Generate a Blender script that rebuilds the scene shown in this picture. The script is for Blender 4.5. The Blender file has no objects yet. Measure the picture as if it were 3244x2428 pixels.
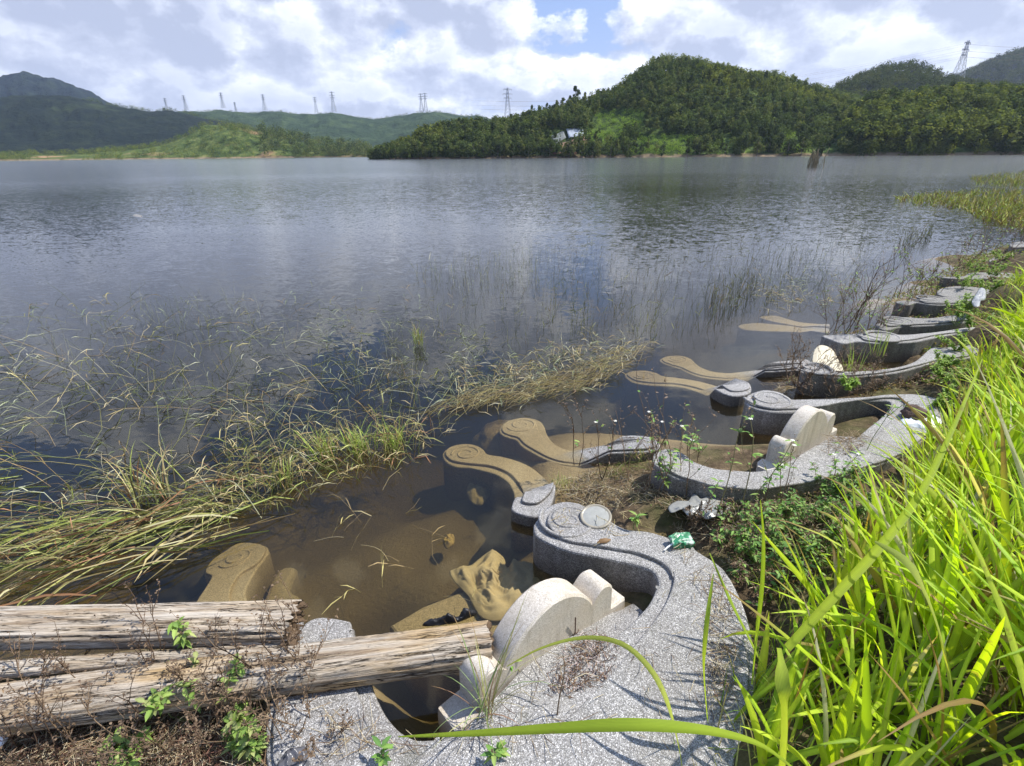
import bpy, bmesh, math, random
import numpy as np
from mathutils import Vector, Matrix, noise
from mathutils.geometry import tessellate_polygon
C = bpy.context.scene.collection
SC = bpy.context.scene
rnd = random.Random(7)
NR = np.random.RandomState(11)

# ------------------------------------------------------------------ camera
K = 3244 / 2212.0
FPX, CX, CY = 1115 * K, 1622.0, 1214.0
PITCH, ROLL, H = math.atan((828 - 331) / 1115), math.radians(.57), 2.0
Fv = np.array([0, math.cos(PITCH), -math.sin(PITCH)])
R0 = np.array([1.0, 0, 0]); U0 = np.cross(R0, Fv)
Rv = R0 * math.cos(ROLL) - U0 * math.sin(ROLL); Uv = np.cross(Rv, Fv)
cam = bpy.data.cameras.new('camera'); camo = bpy.data.objects.new('camera', cam); C.objects.link(camo)
cam.sensor_width = 36; cam.lens = 36 * FPX / 3244; cam.clip_start = .02; cam.clip_end = 9000
camo.matrix_world = Matrix(((Rv[0], Uv[0], -Fv[0], 0), (Rv[1], Uv[1], -Fv[1], 0), (Rv[2], Uv[2], -Fv[2], H), (0, 0, 0, 1)))
SC.camera = camo

def ray(x, y): return Fv * FPX + Rv * (x - CX) - Uv * (y - CY)
def P(x, y, z=0.0):
    "photo pixel -> point on the level z"
    v = ray(x, y); t = (z - H) / v[2]
    return np.array([v[0] * t, v[1] * t, z])
def PV(x, y, z=0.0): return P(x * K, y * K, z)
def PD(x, y, D):
    "view pixel -> point at ground distance D"
    v = ray(x * K, y * K); t = D / math.hypot(v[0], v[1])
    return np.array([v[0] * t, v[1] * t, H + v[2] * t])
def proj(p):
    v = np.asarray(p, float) - np.array([0, 0, H]); z = v @ Fv
    return (CX + FPX * (v @ Rv) / z) / K, (CY - FPX * (v @ Uv) / z) / K
def crop(x0, y0, s): return lambda pts: [(x0 + x / s, y0 + y / s) for x, y in pts]

# ------------------------------------------------------------------ light
SUN_EL, SUN_DIR = math.radians(54), np.array([.965, .26])
SUN_DIR = SUN_DIR / np.linalg.norm(SUN_DIR)
sl = bpy.data.lights.new('sun', 'SUN'); sl.energy = 5.0; sl.angle = math.radians(.55); sl.color = (1, .96, .89)
so = bpy.data.objects.new('sun', sl); C.objects.link(so)
sv = Vector((SUN_DIR[0] * math.cos(SUN_EL), SUN_DIR[1] * math.cos(SUN_EL), math.sin(SUN_EL)))
so.rotation_euler = sv.to_track_quat('Z', 'Y').to_euler(); so.location = (0, 0, 30)
SC.view_settings.view_transform = 'Standard'; SC.view_settings.look = 'None'
SC.view_settings.gamma = 1; SC.view_settings.use_curve_mapping = False; SC.view_settings.exposure = 0.42
SC.cycles.max_bounces = 8; SC.cycles.transparent_max_bounces = 12; SC.cycles.transmission_bounces = 6
SC.cycles.diffuse_bounces = 3; SC.cycles.glossy_bounces = 3; SC.cycles.volume_bounces = 1
SC.cycles.caustics_reflective = False; SC.cycles.caustics_refractive = False
SC.cycles.use_denoising = True; SC.cycles.sample_clamp_indirect = 6

class NT:
    "tiny node helper"
    def __init__(s, tree): s.t = tree; s.n = tree.nodes; s.l = tree.links
    def new(s, typ, ins=None, **kw):
        n = s.n.new(typ)
        for k, v in kw.items(): setattr(n, k, v)
        for k, v in (ins or {}).items():
            if isinstance(v, bpy.types.NodeSocket): s.l.new(v, n.inputs[k])
            else: n.inputs[k].default_value = v
        return n
    def math(s, op, a, b=0.0, c=None, clamp=False):
        n = s.n.new('ShaderNodeMath'); n.operation = op; n.use_clamp = clamp
        for i, v in enumerate((a, b) if c is None else (a, b, c)):
            if isinstance(v, bpy.types.NodeSocket): s.l.new(v, n.inputs[i])
            else: n.inputs[i].default_value = v
        return n.outputs[0]
    def vmath(s, op, a, b=None):
        n = s.n.new('ShaderNodeVectorMath'); n.operation = op
        for i, v in enumerate((a, b)):
            if v is None: continue
            if isinstance(v, bpy.types.NodeSocket): s.l.new(v, n.inputs[i])
            else: n.inputs[i].default_value = v
        return n
    def ramp(s, fac, stops, interp='LINEAR'):
        n = s.n.new('ShaderNodeValToRGB'); s.l.new(fac, n.inputs[0]); e = n.color_ramp.elements
        n.color_ramp.interpolation = interp
        while len(e) < len(stops): e.new(.5)
        for el, (p, c) in zip(e, stops):
            el.position = p; el.color = tuple(c) + (1,) if len(c) == 3 else c
        return n.outputs[0]
    def mix(s, f, a, b, mode='MIX'):
        n = s.n.new('ShaderNodeMix'); n.data_type = 'RGBA'; n.blend_type = mode
        for i, v in ((0, f), (6, a), (7, b)):
            if isinstance(v, bpy.types.NodeSocket): s.l.new(v, n.inputs[i])
            else: n.inputs[i].default_value = (tuple(v) + (1,) if isinstance(v, (tuple, list)) and len(v) == 3 else v)
        return n.outputs[2]
    def noise(s, vec, scale, detail=3, rough=.55, dist=0.0, out='Fac', dim='3D'):
        n = s.new('ShaderNodeTexNoise', {'Scale': scale, 'Detail': detail, 'Roughness': rough, 'Distortion': dist}, noise_dimensions=dim)
        if vec is not None: s.l.new(vec, n.inputs['Vector'])
        return n.outputs[out]

# ------------------------------------------------------------------ sky
w = bpy.data.worlds.new('World'); SC.world = w; w.use_nodes = True
SKYOFF = (3.7, 1.2, 0.0)
nt = NT(w.node_tree); w.node_tree.nodes.clear()
sky = nt.new('ShaderNodeTexSky', sky_type='NISHITA', sun_disc=False, sun_elevation=SUN_EL,
             sun_rotation=math.atan2(SUN_DIR[0], SUN_DIR[1]), air_density=1.0, dust_density=1.5, ozone_density=1.2)
tc = nt.new('ShaderNodeTexCoord').outputs['Generated']
sep = nt.new('ShaderNodeSeparateXYZ', {'Vector': tc})
az = nt.math('ARCTAN2', sep.outputs[0], sep.outputs[1])
el = nt.math('MAXIMUM', sep.outputs[2], -.02)
uv = nt.new('ShaderNodeCombineXYZ', {'X': nt.math('MULTIPLY', az, 3.3), 'Y': nt.math('MULTIPLY', nt.math('POWER', nt.math('ADD', el, .03), .8), 4.6), 'Z': 0.0}).outputs[0]
uv = nt.vmath('ADD', uv, SKYOFF).outputs[0]
def dens(vec, det=10):
    a = nt.noise(vec, .9, 2, .5); b = nt.noise(vec, 2.7, det, .62, .0)
    vo = nt.new('ShaderNodeTexVoronoi', {'Vector': nt.vmath('ADD', vec, nt.vmath('MULTIPLY', nt.noise(vec, 5, 4, .6, 0, 'Color'), (.25, .25, 0)).outputs[0]).outputs[0], 'Scale': 3.6, 'Smoothness': .5}, feature='SMOOTH_F1')
    puff = nt.math('SUBTRACT', .62, vo.outputs['Distance'])
    return nt.math('ADD', nt.math('ADD', nt.math('MULTIPLY', a, .50), nt.math('MULTIPLY', b, .50)), nt.math('MULTIPLY', puff, .42))
d0 = dens(uv)
d2, d1 = dens(uv, 6), dens(nt.vmath('ADD', uv, (.05, .10, 0)).outputs[0], 6)
# the blue gaps of the photograph, as holes in the cloud deck (directions)
def gap(vx, vy, k, amp):
    r = ray(vx * K, vy * K); r = r / np.linalg.norm(r)
    dt = nt.vmath('DISTANCE', tc, tuple(r)).outputs['Value']
    return nt.math('MULTIPLY', nt.math('POWER', 2.718, nt.math('MULTIPLY', nt.math('MULTIPLY', dt, dt), -k)), amp)
g = nt.math('ADD', nt.math('ADD', gap(1290, 30, 120, .21), gap(1640, 150, 90, .05)), gap(830, 25, 200, .16))
g = nt.math('SUBTRACT', g, nt.math('ADD', gap(180, 60, 9, .20), gap(1900, 60, 12, .20)))
g = nt.math('SUBTRACT', g, nt.math('ADD', gap(800, 100, 20, .12), gap(1480, 120, 40, .14)))
def mir(vx, vy, k, amp):
    r = ray(vx * K, vy * K); r = r / np.linalg.norm(r); r[2] = -r[2]
    dt = nt.vmath('DISTANCE', tc, tuple(r)).outputs['Value']
    return nt.math('MULTIPLY', nt.math('POWER', 2.718, nt.math('MULTIPLY', nt.math('MULTIPLY', dt, dt), -k)), amp)
g = nt.math('SUBTRACT', g, nt.math('ADD', mir(330, 720, 22, .22), nt.math('ADD', mir(900, 680, 60, .16), mir(1650, 760, 60, .14))))
g = nt.math('SUBTRACT', g, nt.math('ADD', gap(1275, -260, 40, .2), gap(1275, 150, 300, .14)))
g = nt.math('ADD', g, nt.math('ADD', mir(640, 850, 30, .14), nt.math('ADD', mir(1210, 620, 60, .12), mir(100, 950, 30, .14))))
up = nt.math('MULTIPLY', nt.math('SUBTRACT', sep.outputs[2], .28, clamp=True), 1.4)   # thinner deck overhead
dd = nt.math('SUBTRACT', nt.math('SUBTRACT', d0, g), nt.math('MINIMUM', up, .17))
cov = nt.ramp(dd, [(.455, (0, 0, 0)), (.50, (.6, .6, .6)), (.55, (1, 1, 1))], 'EASE')
lit = nt.math('ADD', nt.math('MULTIPLY', nt.math('SUBTRACT', d2, d1), 5.0), .66, clamp=True)
thick = nt.math('MULTIPLY', nt.math('SUBTRACT', dd, .58), 2.6, clamp=True)
sh = nt.math('SUBTRACT', lit, nt.math('MULTIPLY', thick, .65), clamp=True)
ccol = nt.ramp(sh, [(0.0, (.47, .53, .71)), (.3, (.58, .64, .82)), (.6, (.78, .84, .99)), (.8, (.98, 1.02, 1.12)), (1.0, (1.25, 1.27, 1.32))])
hz = nt.math('POWER', nt.math('SUBTRACT', 1.0, sep.outputs[2], clamp=True), 12.0)
ccol = nt.mix(nt.math('MULTIPLY', hz, .3), ccol, (.74, .80, .93))
vs = nt.vmath('SCALE', sky.outputs[0]); vs.inputs['Scale'].default_value = .1
skyb = nt.mix(.65, vs.outputs[0], (.24, .42, .92))
lo_ = nt.math('POWER', nt.math('SUBTRACT', 1.0, sep.outputs[2], clamp=True), 5.0)
skyb = nt.mix(nt.math('MULTIPLY', lo_, .85), skyb, (.58, .70, .97))
fin = nt.mix(cov, skyb, ccol)
bg = nt.new('ShaderNodeBackground', {'Color': fin, 'Strength': .84})
out = nt.new('ShaderNodeOutputWorld'); nt.l.new(bg.outputs[0], out.inputs[0])

# ------------------------------------------------------------------ helpers
def tag(o, label=None, cat=None, group=None, kind=None):
    for k, v in (('label', label), ('category', cat), ('group', group), ('kind', kind)):
        if v: o[k] = v
    return o
def mesh(name, v, f, mat=None, parent=None, smooth=False, col=None, mats=None):
    me = bpy.data.meshes.new(name)
    v = np.asarray(v, np.float32)
    if isinstance(f, np.ndarray):
        me.vertices.add(len(v)); me.vertices.foreach_set('co', v.ravel())
        n, k = f.shape
        me.loops.add(n * k); me.loops.foreach_set('vertex_index', f.astype(np.int32).ravel())
        me.polygons.add(n); me.polygons.foreach_set('loop_start', np.arange(0, n * k, k, dtype=np.int32))
        me.update(calc_edges=True)
    else:
        me.from_pydata([tuple(map(float, p)) for p in v], [], f)
    if smooth: me.polygons.foreach_set('use_smooth', np.ones(len(me.polygons), bool))
    if col is not None:
        a = me.attributes.new('tint', 'FLOAT_COLOR', 'POINT')
        c4 = np.ones((len(v), 4), np.float32); c4[:, :np.shape(col)[-1]] = col; a.data.foreach_set('color', c4.ravel())
    if mat: me.materials.append(mat)
    o = bpy.data.objects.new(name, me); C.objects.link(o)
    if parent: o.parent = parent
    return o
def empty(name, loc, label=None, cat=None, group=None):
    o = bpy.data.objects.new(name, None); C.objects.link(o); o.location = loc; o.empty_display_size = .1
    return tag(o, label, cat, group)
def keep(o, parent):
    "parent a mesh that was built in world coordinates"
    o.parent = parent; o.location = -parent.location
    return o
def smoothpoly(pts, closed=True, sub=5):
    pts = [np.array(p, float) for p in pts]; n = len(pts); outp = []
    for i in range(n if closed else n - 1):
        g_ = lambda j: pts[j % n] if closed else pts[min(max(j, 0), n - 1)]
        p0, p1, p2, p3 = g_(i - 1), g_(i), g_(i + 1), g_(i + 2)
        for k in range(sub):
            t = k / sub
            outp.append(.5 * ((2 * p1) + (-p0 + p2) * t + (2 * p0 - 5 * p1 + 4 * p2 - p3) * t * t + (-p0 + 3 * p1 - 3 * p2 + p3) * t ** 3))
    if not closed: outp.append(pts[-1])
    return outp
def inset(poly, d):
    n = len(poly); res = []
    area = sum(poly[i][0] * poly[(i + 1) % n][1] - poly[(i + 1) % n][0] * poly[i][1] for i in range(n))
    s = 1 if area > 0 else -1
    for i in range(n):
        a, b = poly[i - 1], poly[(i + 1) % n]
        t = np.array([b[0] - a[0], b[1] - a[1]]); L = np.hypot(*t) or 1
        res.append(np.array([poly[i][0] - s * t[1] / L * d, poly[i][1] + s * t[0] / L * d]))
    return res
def slab(name, poly, ztop, zbot, mat, parent=None, bevel=.008, zf=None, wob=0.0):
    "extruded outline, rounded upper edge; zf(x,y) gives a sloping top"
    poly = [np.array(p[:2], float) for p in poly]
    n = len(poly)
    ar = sum(poly[i][0] * poly[(i + 1) % n][1] - poly[(i + 1) % n][0] * poly[i][1] for i in range(n))
    if ar < 0: poly = poly[::-1]
    zf = zf or (lambda x, y: ztop)
    rings = [(poly, None), (poly, -bevel), (inset(poly, bevel * .35), -bevel * .3), (inset(poly, bevel), 0.0)]
    V, F = [], []
    for pl, dz in rings:
        for x, y in pl:
            V.append((x, y, zbot if dz is None else zf(x, y) + dz + (wob * noise.noise(Vector((x * 6, y * 6, 3))) if wob else 0)))
    for r in range(3):
        for i in range(n):
            j = (i + 1) % n
            F.append((r * n + i, r * n + j, (r + 1) * n + j, (r + 1) * n + i))
    top = [Vector((p[0], p[1], 0)) for p in rings[3][0]]
    for t in tessellate_polygon([top]):
        a, b, c = [top[i] for i in t]
        if (b - a).cross(c - a).z < 0: t = (t[0], t[2], t[1])
        F.append(tuple(3 * n + i for i in t))
    o = mesh(name, V, F, mat)
    if parent: keep(o, parent)
    return o

class Tubes:
    "many thin stems and blades in one mesh, one colour per strand"
    def __init__(s): s.V = []; s.F = []; s.Cc = []; s.n = 0
    def tube(s, pts, r, col, k=3):
        pts = np.asarray(pts, float); m = len(pts)
        r = np.broadcast_to(np.asarray(r, float), (m,))
        t = np.gradient(pts, axis=0); t /= (np.linalg.norm(t, axis=1, keepdims=True) + 1e-9)
        ref = np.array([.31, .87, .38]); a = np.cross(t, ref); a /= (np.linalg.norm(a, axis=1, keepdims=True) + 1e-9); b = np.cross(t, a)
        ang = np.arange(k) * 2 * np.pi / k
        ring = pts[:, None, :] + r[:, None, None] * (a[:, None, :] * np.cos(ang)[None, :, None] + b[:, None, :] * np.sin(ang)[None, :, None])
        s.V.append(ring.reshape(-1, 3)); i = np.arange(m - 1)[:, None] * k; j = np.arange(k)[None, :]; j2 = (j + 1) % k
        q = np.stack([i + j, i + j2, i + k + j2, i + k + j], -1).reshape(-1, 4) + s.n
        s.F.append(q); s.Cc.append(np.concatenate([np.broadcast_to(col, (m * k, 3)), np.full((m * k, 1), .5)], 1)); s.n += m * k
    def blade(s, pts, w, side, col, fold=.25):
        "a leaf blade: three points across, folded along its midrib"
        pts = np.asarray(pts, float); m = len(pts); w = np.asarray(w, float)
        t = np.gradient(pts, axis=0); t /= (np.linalg.norm(t, axis=1, keepdims=True) + 1e-9)
        sd = np.broadcast_to(np.asarray(side, float), pts.shape)
        a = sd - t * np.sum(sd * t, 1, keepdims=True); a /= (np.linalg.norm(a, axis=1, keepdims=True) + 1e-9)
        nn = np.cross(a, t)
        L = pts - a * w[:, None] * .5 + nn * (w * fold * .5)[:, None]; Rr = pts + a * w[:, None] * .5 + nn * (w * fold * .5)[:, None]
        s.V.append(np.stack([L, pts, Rr], 1).reshape(-1, 3))
        i = np.arange(m - 1)[:, None] * 3; j = np.arange(2)[None, :]
        q = np.stack([i + j, i + j + 1, i + 3 + j + 1, i + 3 + j], -1).reshape(-1, 4) + s.n
        c = np.broadcast_to(col, (m, 3)) if np.ndim(col) == 1 else np.asarray(col)
        c3 = np.stack([c * .90, c * 1.22, c], 1).reshape(-1, 3); c3 = np.concatenate([c3, np.tile([0, .5, 1.0], m)[:, None]], 1)
        s.F.append(q); s.Cc.append(c3); s.n += m * 3
    def leaf(s, p, d, up, L, W, col):
        d = np.asarray(d, float); d = d / (np.linalg.norm(d) + 1e-9); up = np.asarray(up, float)
        sd = np.cross(d, up); sd /= (np.linalg.norm(sd) + 1e-9)
        ts = np.array([0, .3, .65, 1.0]); pts = p + d * L * ts[:, None] - np.array([0, 0, 1]) * (L * .25 * ts ** 2)[:, None]
        s.blade(pts, np.array([.12, .95, .8, .03]) * W, sd, col, .3)
    def build(s, name, mat, parent=None):
        o = mesh(name, np.concatenate(s.V), np.concatenate(s.F), mat, None, True, np.concatenate(s.Cc))
        if parent: keep(o, parent)
        return o

# ------------------------------------------------------------------ materials
def mat(name):
    m = bpy.data.materials.new(name); m.use_nodes = True; m.node_tree.nodes.clear()
    n = NT(m.node_tree); o = n.new('ShaderNodeOutputMaterial'); return m, n, o
def pos(n): return n.new('ShaderNodeNewGeometry').outputs['Position']
def objco(n): return n.new('ShaderNodeTexCoord').outputs['Object']
def pbsdf(n, o, col, rough=.7, bump=None, strength=.4, dist=.01, spec=.4, **kw):
    b = n.new('ShaderNodeBsdfPrincipled', {'Base Color': col if not isinstance(col, tuple) else col + (1,), 'Roughness': rough})
    b.inputs['Specular IOR Level'].default_value = spec
    for k, v in kw.items(): b.inputs[k.replace('_', ' ')].default_value = v
    if bump is not None:
        bm_ = n.new('ShaderNodeBump', {'Height': bump, 'Strength': strength, 'Distance': dist}); n.l.new(bm_.outputs[0], b.inputs['Normal'])
    n.l.new(b.outputs[0], o.inputs[0]); return b

def pebble_mat(name, dark=.28, mid=.50, light=.80, tint=(1, .98, .95)):
    "washed granite-chip render: pale and dark chips in grey cement"
    m, n, o = mat(name); p = pos(n)
    vo = n.new('ShaderNodeTexVoronoi', {'Vector': p, 'Scale': 235.0}, feature='F1')
    chip = n.new('ShaderNodeSeparateColor', {'Color': vo.outputs['Color']}).outputs[0]
    c = n.ramp(chip, [(0, [dark * t for t in tint]), (.3, [mid * .75 * t for t in tint]), (.62, [mid * t for t in tint]), (.8, [light * .7 * t for t in tint]), (.95, [light * t for t in tint])])
    edge = n.ramp(vo.outputs['Distance'], [(.22, (1, 1, 1)), (.66, (.42, .41, .40))])
    c = n.mix(1.0, c, edge, 'MULTIPLY')
    st = n.noise(p, 2.3, 7, .68); c = n.mix(n.ramp(st, [(.46, (0, 0, 0)), (.56, (.16, .16, .16)), (.75, (.42, .42, .42))]), c, (.12, .10, .075)); c = n.mix(n.ramp(n.noise(p, 5.5, 7, .7), [(.57, (0, 0, 0)), (.66, (.28, .28, .28))]), c, (.075, .08, .035))
    st2 = n.noise(p, 7, 4, .65); c = n.mix(n.ramp(st2, [(.55, (0, 0, 0)), (.8, (.35, .35, .35))]), c, (.36, .34, .30))
    # a wet, algae-brown band where the lake has stood; vertical sides also painted darker as shade
    z = n.new('ShaderNodeSeparateXYZ', {'Vector': p}).outputs[2]
    zz_ = n.math('ADD', z, n.math('MULTIPLY', n.noise(p, 9, 3), .05))
    wet = n.ramp(zz_, [(.0, (1, 1, 1)), (.075, (0, 0, 0))])
    m2 = n.new('ShaderNodeMapRange', {'Value': zz_, 'From Min': -.01, 'From Max': .03, 'To Min': 1.0, 'To Max': 0.0})
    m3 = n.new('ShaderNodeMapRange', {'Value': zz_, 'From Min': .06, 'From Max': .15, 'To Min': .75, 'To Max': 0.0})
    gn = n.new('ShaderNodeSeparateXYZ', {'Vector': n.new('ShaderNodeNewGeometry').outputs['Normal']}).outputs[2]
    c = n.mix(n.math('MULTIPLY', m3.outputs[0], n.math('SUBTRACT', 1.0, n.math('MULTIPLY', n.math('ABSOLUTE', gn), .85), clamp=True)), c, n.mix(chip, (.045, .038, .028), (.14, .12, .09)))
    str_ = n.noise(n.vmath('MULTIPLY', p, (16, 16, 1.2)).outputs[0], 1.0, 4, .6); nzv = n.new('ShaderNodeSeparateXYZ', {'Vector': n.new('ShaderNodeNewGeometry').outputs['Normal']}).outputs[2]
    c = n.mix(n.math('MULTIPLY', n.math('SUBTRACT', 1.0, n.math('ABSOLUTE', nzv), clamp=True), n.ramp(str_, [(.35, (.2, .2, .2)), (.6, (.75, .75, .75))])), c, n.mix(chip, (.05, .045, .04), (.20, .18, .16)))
    c = n.mix(n.math('MULTIPLY', m2.outputs[0], .85), c, n.mix(chip, (.30, .225, .11), (.56, .43, .23)))
    h = n.math('ADD', n.math('MULTIPLY', vo.outputs['Distance'], -1.0), n.math('MULTIPLY', n.noise(p, 30, 3), .8))
    pbsdf(n, o, c, .75, h, .75, .003, .35); return m
def granite_mat():
    m, n, o = mat('white_granite'); p = pos(n)
    vo = n.new('ShaderNodeTexVoronoi', {'Vector': p, 'Scale': 330.0}, feature='F1')
    chip = n.new('ShaderNodeSeparateColor', {'Color': vo.outputs['Color']}).outputs[0]
    c = n.ramp(chip, [(0, (.30, .26, .21)), (.12, (.42, .38, .32)), (.4, (.50, .455, .39)), (.8, (.58, .535, .465)), (1, (.66, .62, .56))])
    c = n.mix(n.ramp(n.noise(p, 5, 5, .65), [(.4, (0, 0, 0)), (.75, (.5, .5, .5))]), c, (.50, .40, .27))
    stk = n.noise(n.vmath('MULTIPLY', p, (22, 22, 2.5)).outputs[0], 1.0, 5, .65); c = n.mix(n.ramp(stk, [(.5, (0, 0, 0)), (.68, (.5, .5, .5))]), c, (.26, .22, .16))
    z = n.new('ShaderNodeSeparateXYZ', {'Vector': p}).outputs[2]
    m2 = n.new('ShaderNodeMapRange', {'Value': n.math('ADD', z, n.math('MULTIPLY', n.noise(p, 12, 3), .08)), 'From Min': .05, 'From Max': .16, 'To Min': .7, 'To Max': 0.0})
    c = n.mix(m2.outputs[0], c, (.34, .26, .15))
    pbsdf(n, o, c, .6, n.noise(p, 220, 3), .35, .002, .4); return m
def tint_mat(name, rough=.55, trans=.0, spec=.35, noise_amt=.25, tcol=(1.25, 1.2, .5), stripes=False):
    m, n, o = mat(name)
    c = n.new('ShaderNodeAttribute', attribute_name='tint').outputs['Color']; p = pos(n)
    c = n.mix(noise_amt, c, n.mix(n.noise(p, 40, 3), (.2, .2, .2), (1.5, 1.5, 1.5)), 'MULTIPLY') if noise_amt else c
    if stripes:
        al = n.new('ShaderNodeAttribute', attribute_name='tint').outputs['Alpha']
        vein = n.math('SINE', n.math('MULTIPLY', al, 62.0)); c = n.mix(1.0, c, n.ramp(n.math('ADD', n.math('MULTIPLY', vein, .5), .5), [(0, (.80, .82, .78)), (1, (1.1, 1.1, 1.1))]), 'MULTIPLY')
        blot = n.noise(p, 16, 5, .7); c = n.mix(n.ramp(blot, [(.60, (0, 0, 0)), (.68, (.75, .75, .75))]), c, (.34, .26, .10))
        blot2 = n.noise(p, 5, 3, .6); c = n.mix(n.ramp(blot2, [(.4, (0, 0, 0)), (.7, (.6, .6, .6))]), c, n.mix(.5, c, (.20, .34, .03)))
    b = n.new('ShaderNodeBsdfPrincipled', {'Base Color': c, 'Roughness': rough}); b.inputs['Specular IOR Level'].default_value = spec
    sh_ = b.outputs[0]
    if trans:
        t = n.new('ShaderNodeBsdfTranslucent', {'Color': n.mix(1.0, c, tcol + (1,), 'MULTIPLY')})
        sh_ = n.new('ShaderNodeMixShader', {0: trans, 1: b.outputs[0], 2: t.outputs[0]}).outputs[0]
    n.l.new(sh_, o.inputs[0]); return m
def simple(name, col, rough=.6, nscale=20, amt=.3, bump=.3, dist=.004, spec=.4, **kw):
    m, n, o = mat(name); p = pos(n); ns = n.noise(p, nscale, 4, .6)
    lo = tuple(x * (1 - amt) for x in col); hi = tuple(min(1, x * (1 + amt)) for x in col)
    pbsdf(n, o, n.mix(ns, lo, hi), rough, n.noise(p, nscale * 3, 4), bump, dist, spec, **kw); return m
def wood_mat(name, ax, yellow=.4):
    "weathered driftwood, grain along ax (unit vector)"
    m, n, o = mat(name); p = pos(n)
    ax = Vector(ax).normalized(); ang = math.atan2(ax.y, ax.x)
    mp = n.new('ShaderNodeMapping', {'Vector': p, 'Rotation': (0, 0, -ang)}, vector_type='POINT').outputs[0]
    mp2 = n.vmath('MULTIPLY', mp, (1.6, 26, 26)).outputs[0]
    gr = n.noise(mp2, 1.6, 8, .68, .4); fine = n.noise(n.vmath('MULTIPLY', mp, (5, 110, 110)).outputs[0], 1.3, 5, .7)
    big = n.noise(n.vmath('MULTIPLY', mp, (1.4, 5, 5)).outputs[0], 1.5, 4, .6)
    c = n.ramp(gr, [(.25, (.10, .065, .04)), (.38, (.33, .25, .17)), (.5, (.50, .43, .34)), (.7, (.64, .59, .51)), (.85, (.56, .55, .54))])
    c = n.mix(n.ramp(big, [(.42, (0, 0, 0)), (.66, (yellow,) * 3)]), c, (.55, .36, .14))
    c = n.mix(n.ramp(fine, [(.42, (.75, .75, .75)), (.58, (0, 0, 0))]), c, n.mix(.55, c, (.12, .09, .07)))
    ck = n.noise(n.vmath('MULTIPLY', mp, (.9, 15, 15)).outputs[0], 1.7, 6, .6, .25); ckd = n.math('ABSOLUTE', n.math('SUBTRACT', ck, .5))
    ck2 = n.noise(n.vmath('MULTIPLY', mp, (2.2, 42, 42)).outputs[0], 1.5, 4, .6, .2); ckd2 = n.math('ABSOLUTE', n.math('SUBTRACT', ck2, .5))
    line = n.ramp(ckd, [(.0, (1, 1, 1)), (.005, (.7, .7, .7)), (.012, (0, 0, 0))]); line2 = n.ramp(ckd2, [(.0, (.7, .7, .7)), (.008, (0, 0, 0))])
    c = n.mix(line, c, (.035, .022, .015)); c = n.mix(n.math('MULTIPLY', line2, .45), c, (.14, .10, .07))
    h = n.math('ADD', n.math('MULTIPLY', gr, 1.4), n.math('MULTIPLY', fine, .6)); h = n.math('SUBTRACT', h, n.math('ADD', n.math('MULTIPLY', line, 1.6), n.math('MULTIPLY', line2, .5)))
    pbsdf(n, o, c, .85, h, .9, .008, .2); return m

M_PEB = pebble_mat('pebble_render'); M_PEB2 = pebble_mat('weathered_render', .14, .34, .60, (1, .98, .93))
M_GRAN = granite_mat()
M_GRASS = tint_mat('lush_grass', .5, .5, .22, .0, (1.35, 1.25, .35), True)
M_REED = tint_mat('reed_grass', .6, .25, .25, .1, (1.1, 1.1, .7))
M_WEED = tint_mat('weed_leaves', .55, .3, .3, .15, (1.2, 1.2, .6)); M_TWIG = tint_mat('dry_twig', .8, 0, .15, .3)
M_CROWN = tint_mat('tree_leaves', .85, .35, .05, .0, (1.1, 1.15, .6)); M_BARK = simple('bark', (.22, .18, .14), .85, 4, .4)
M_STEEL = simple('galvanised_steel', (.42, .44, .47), .45, 2, .15, .1, Metallic=.4)
M_RUST = simple('rusty_wire', (.12, .07, .05), .7, 60, .4)

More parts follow.
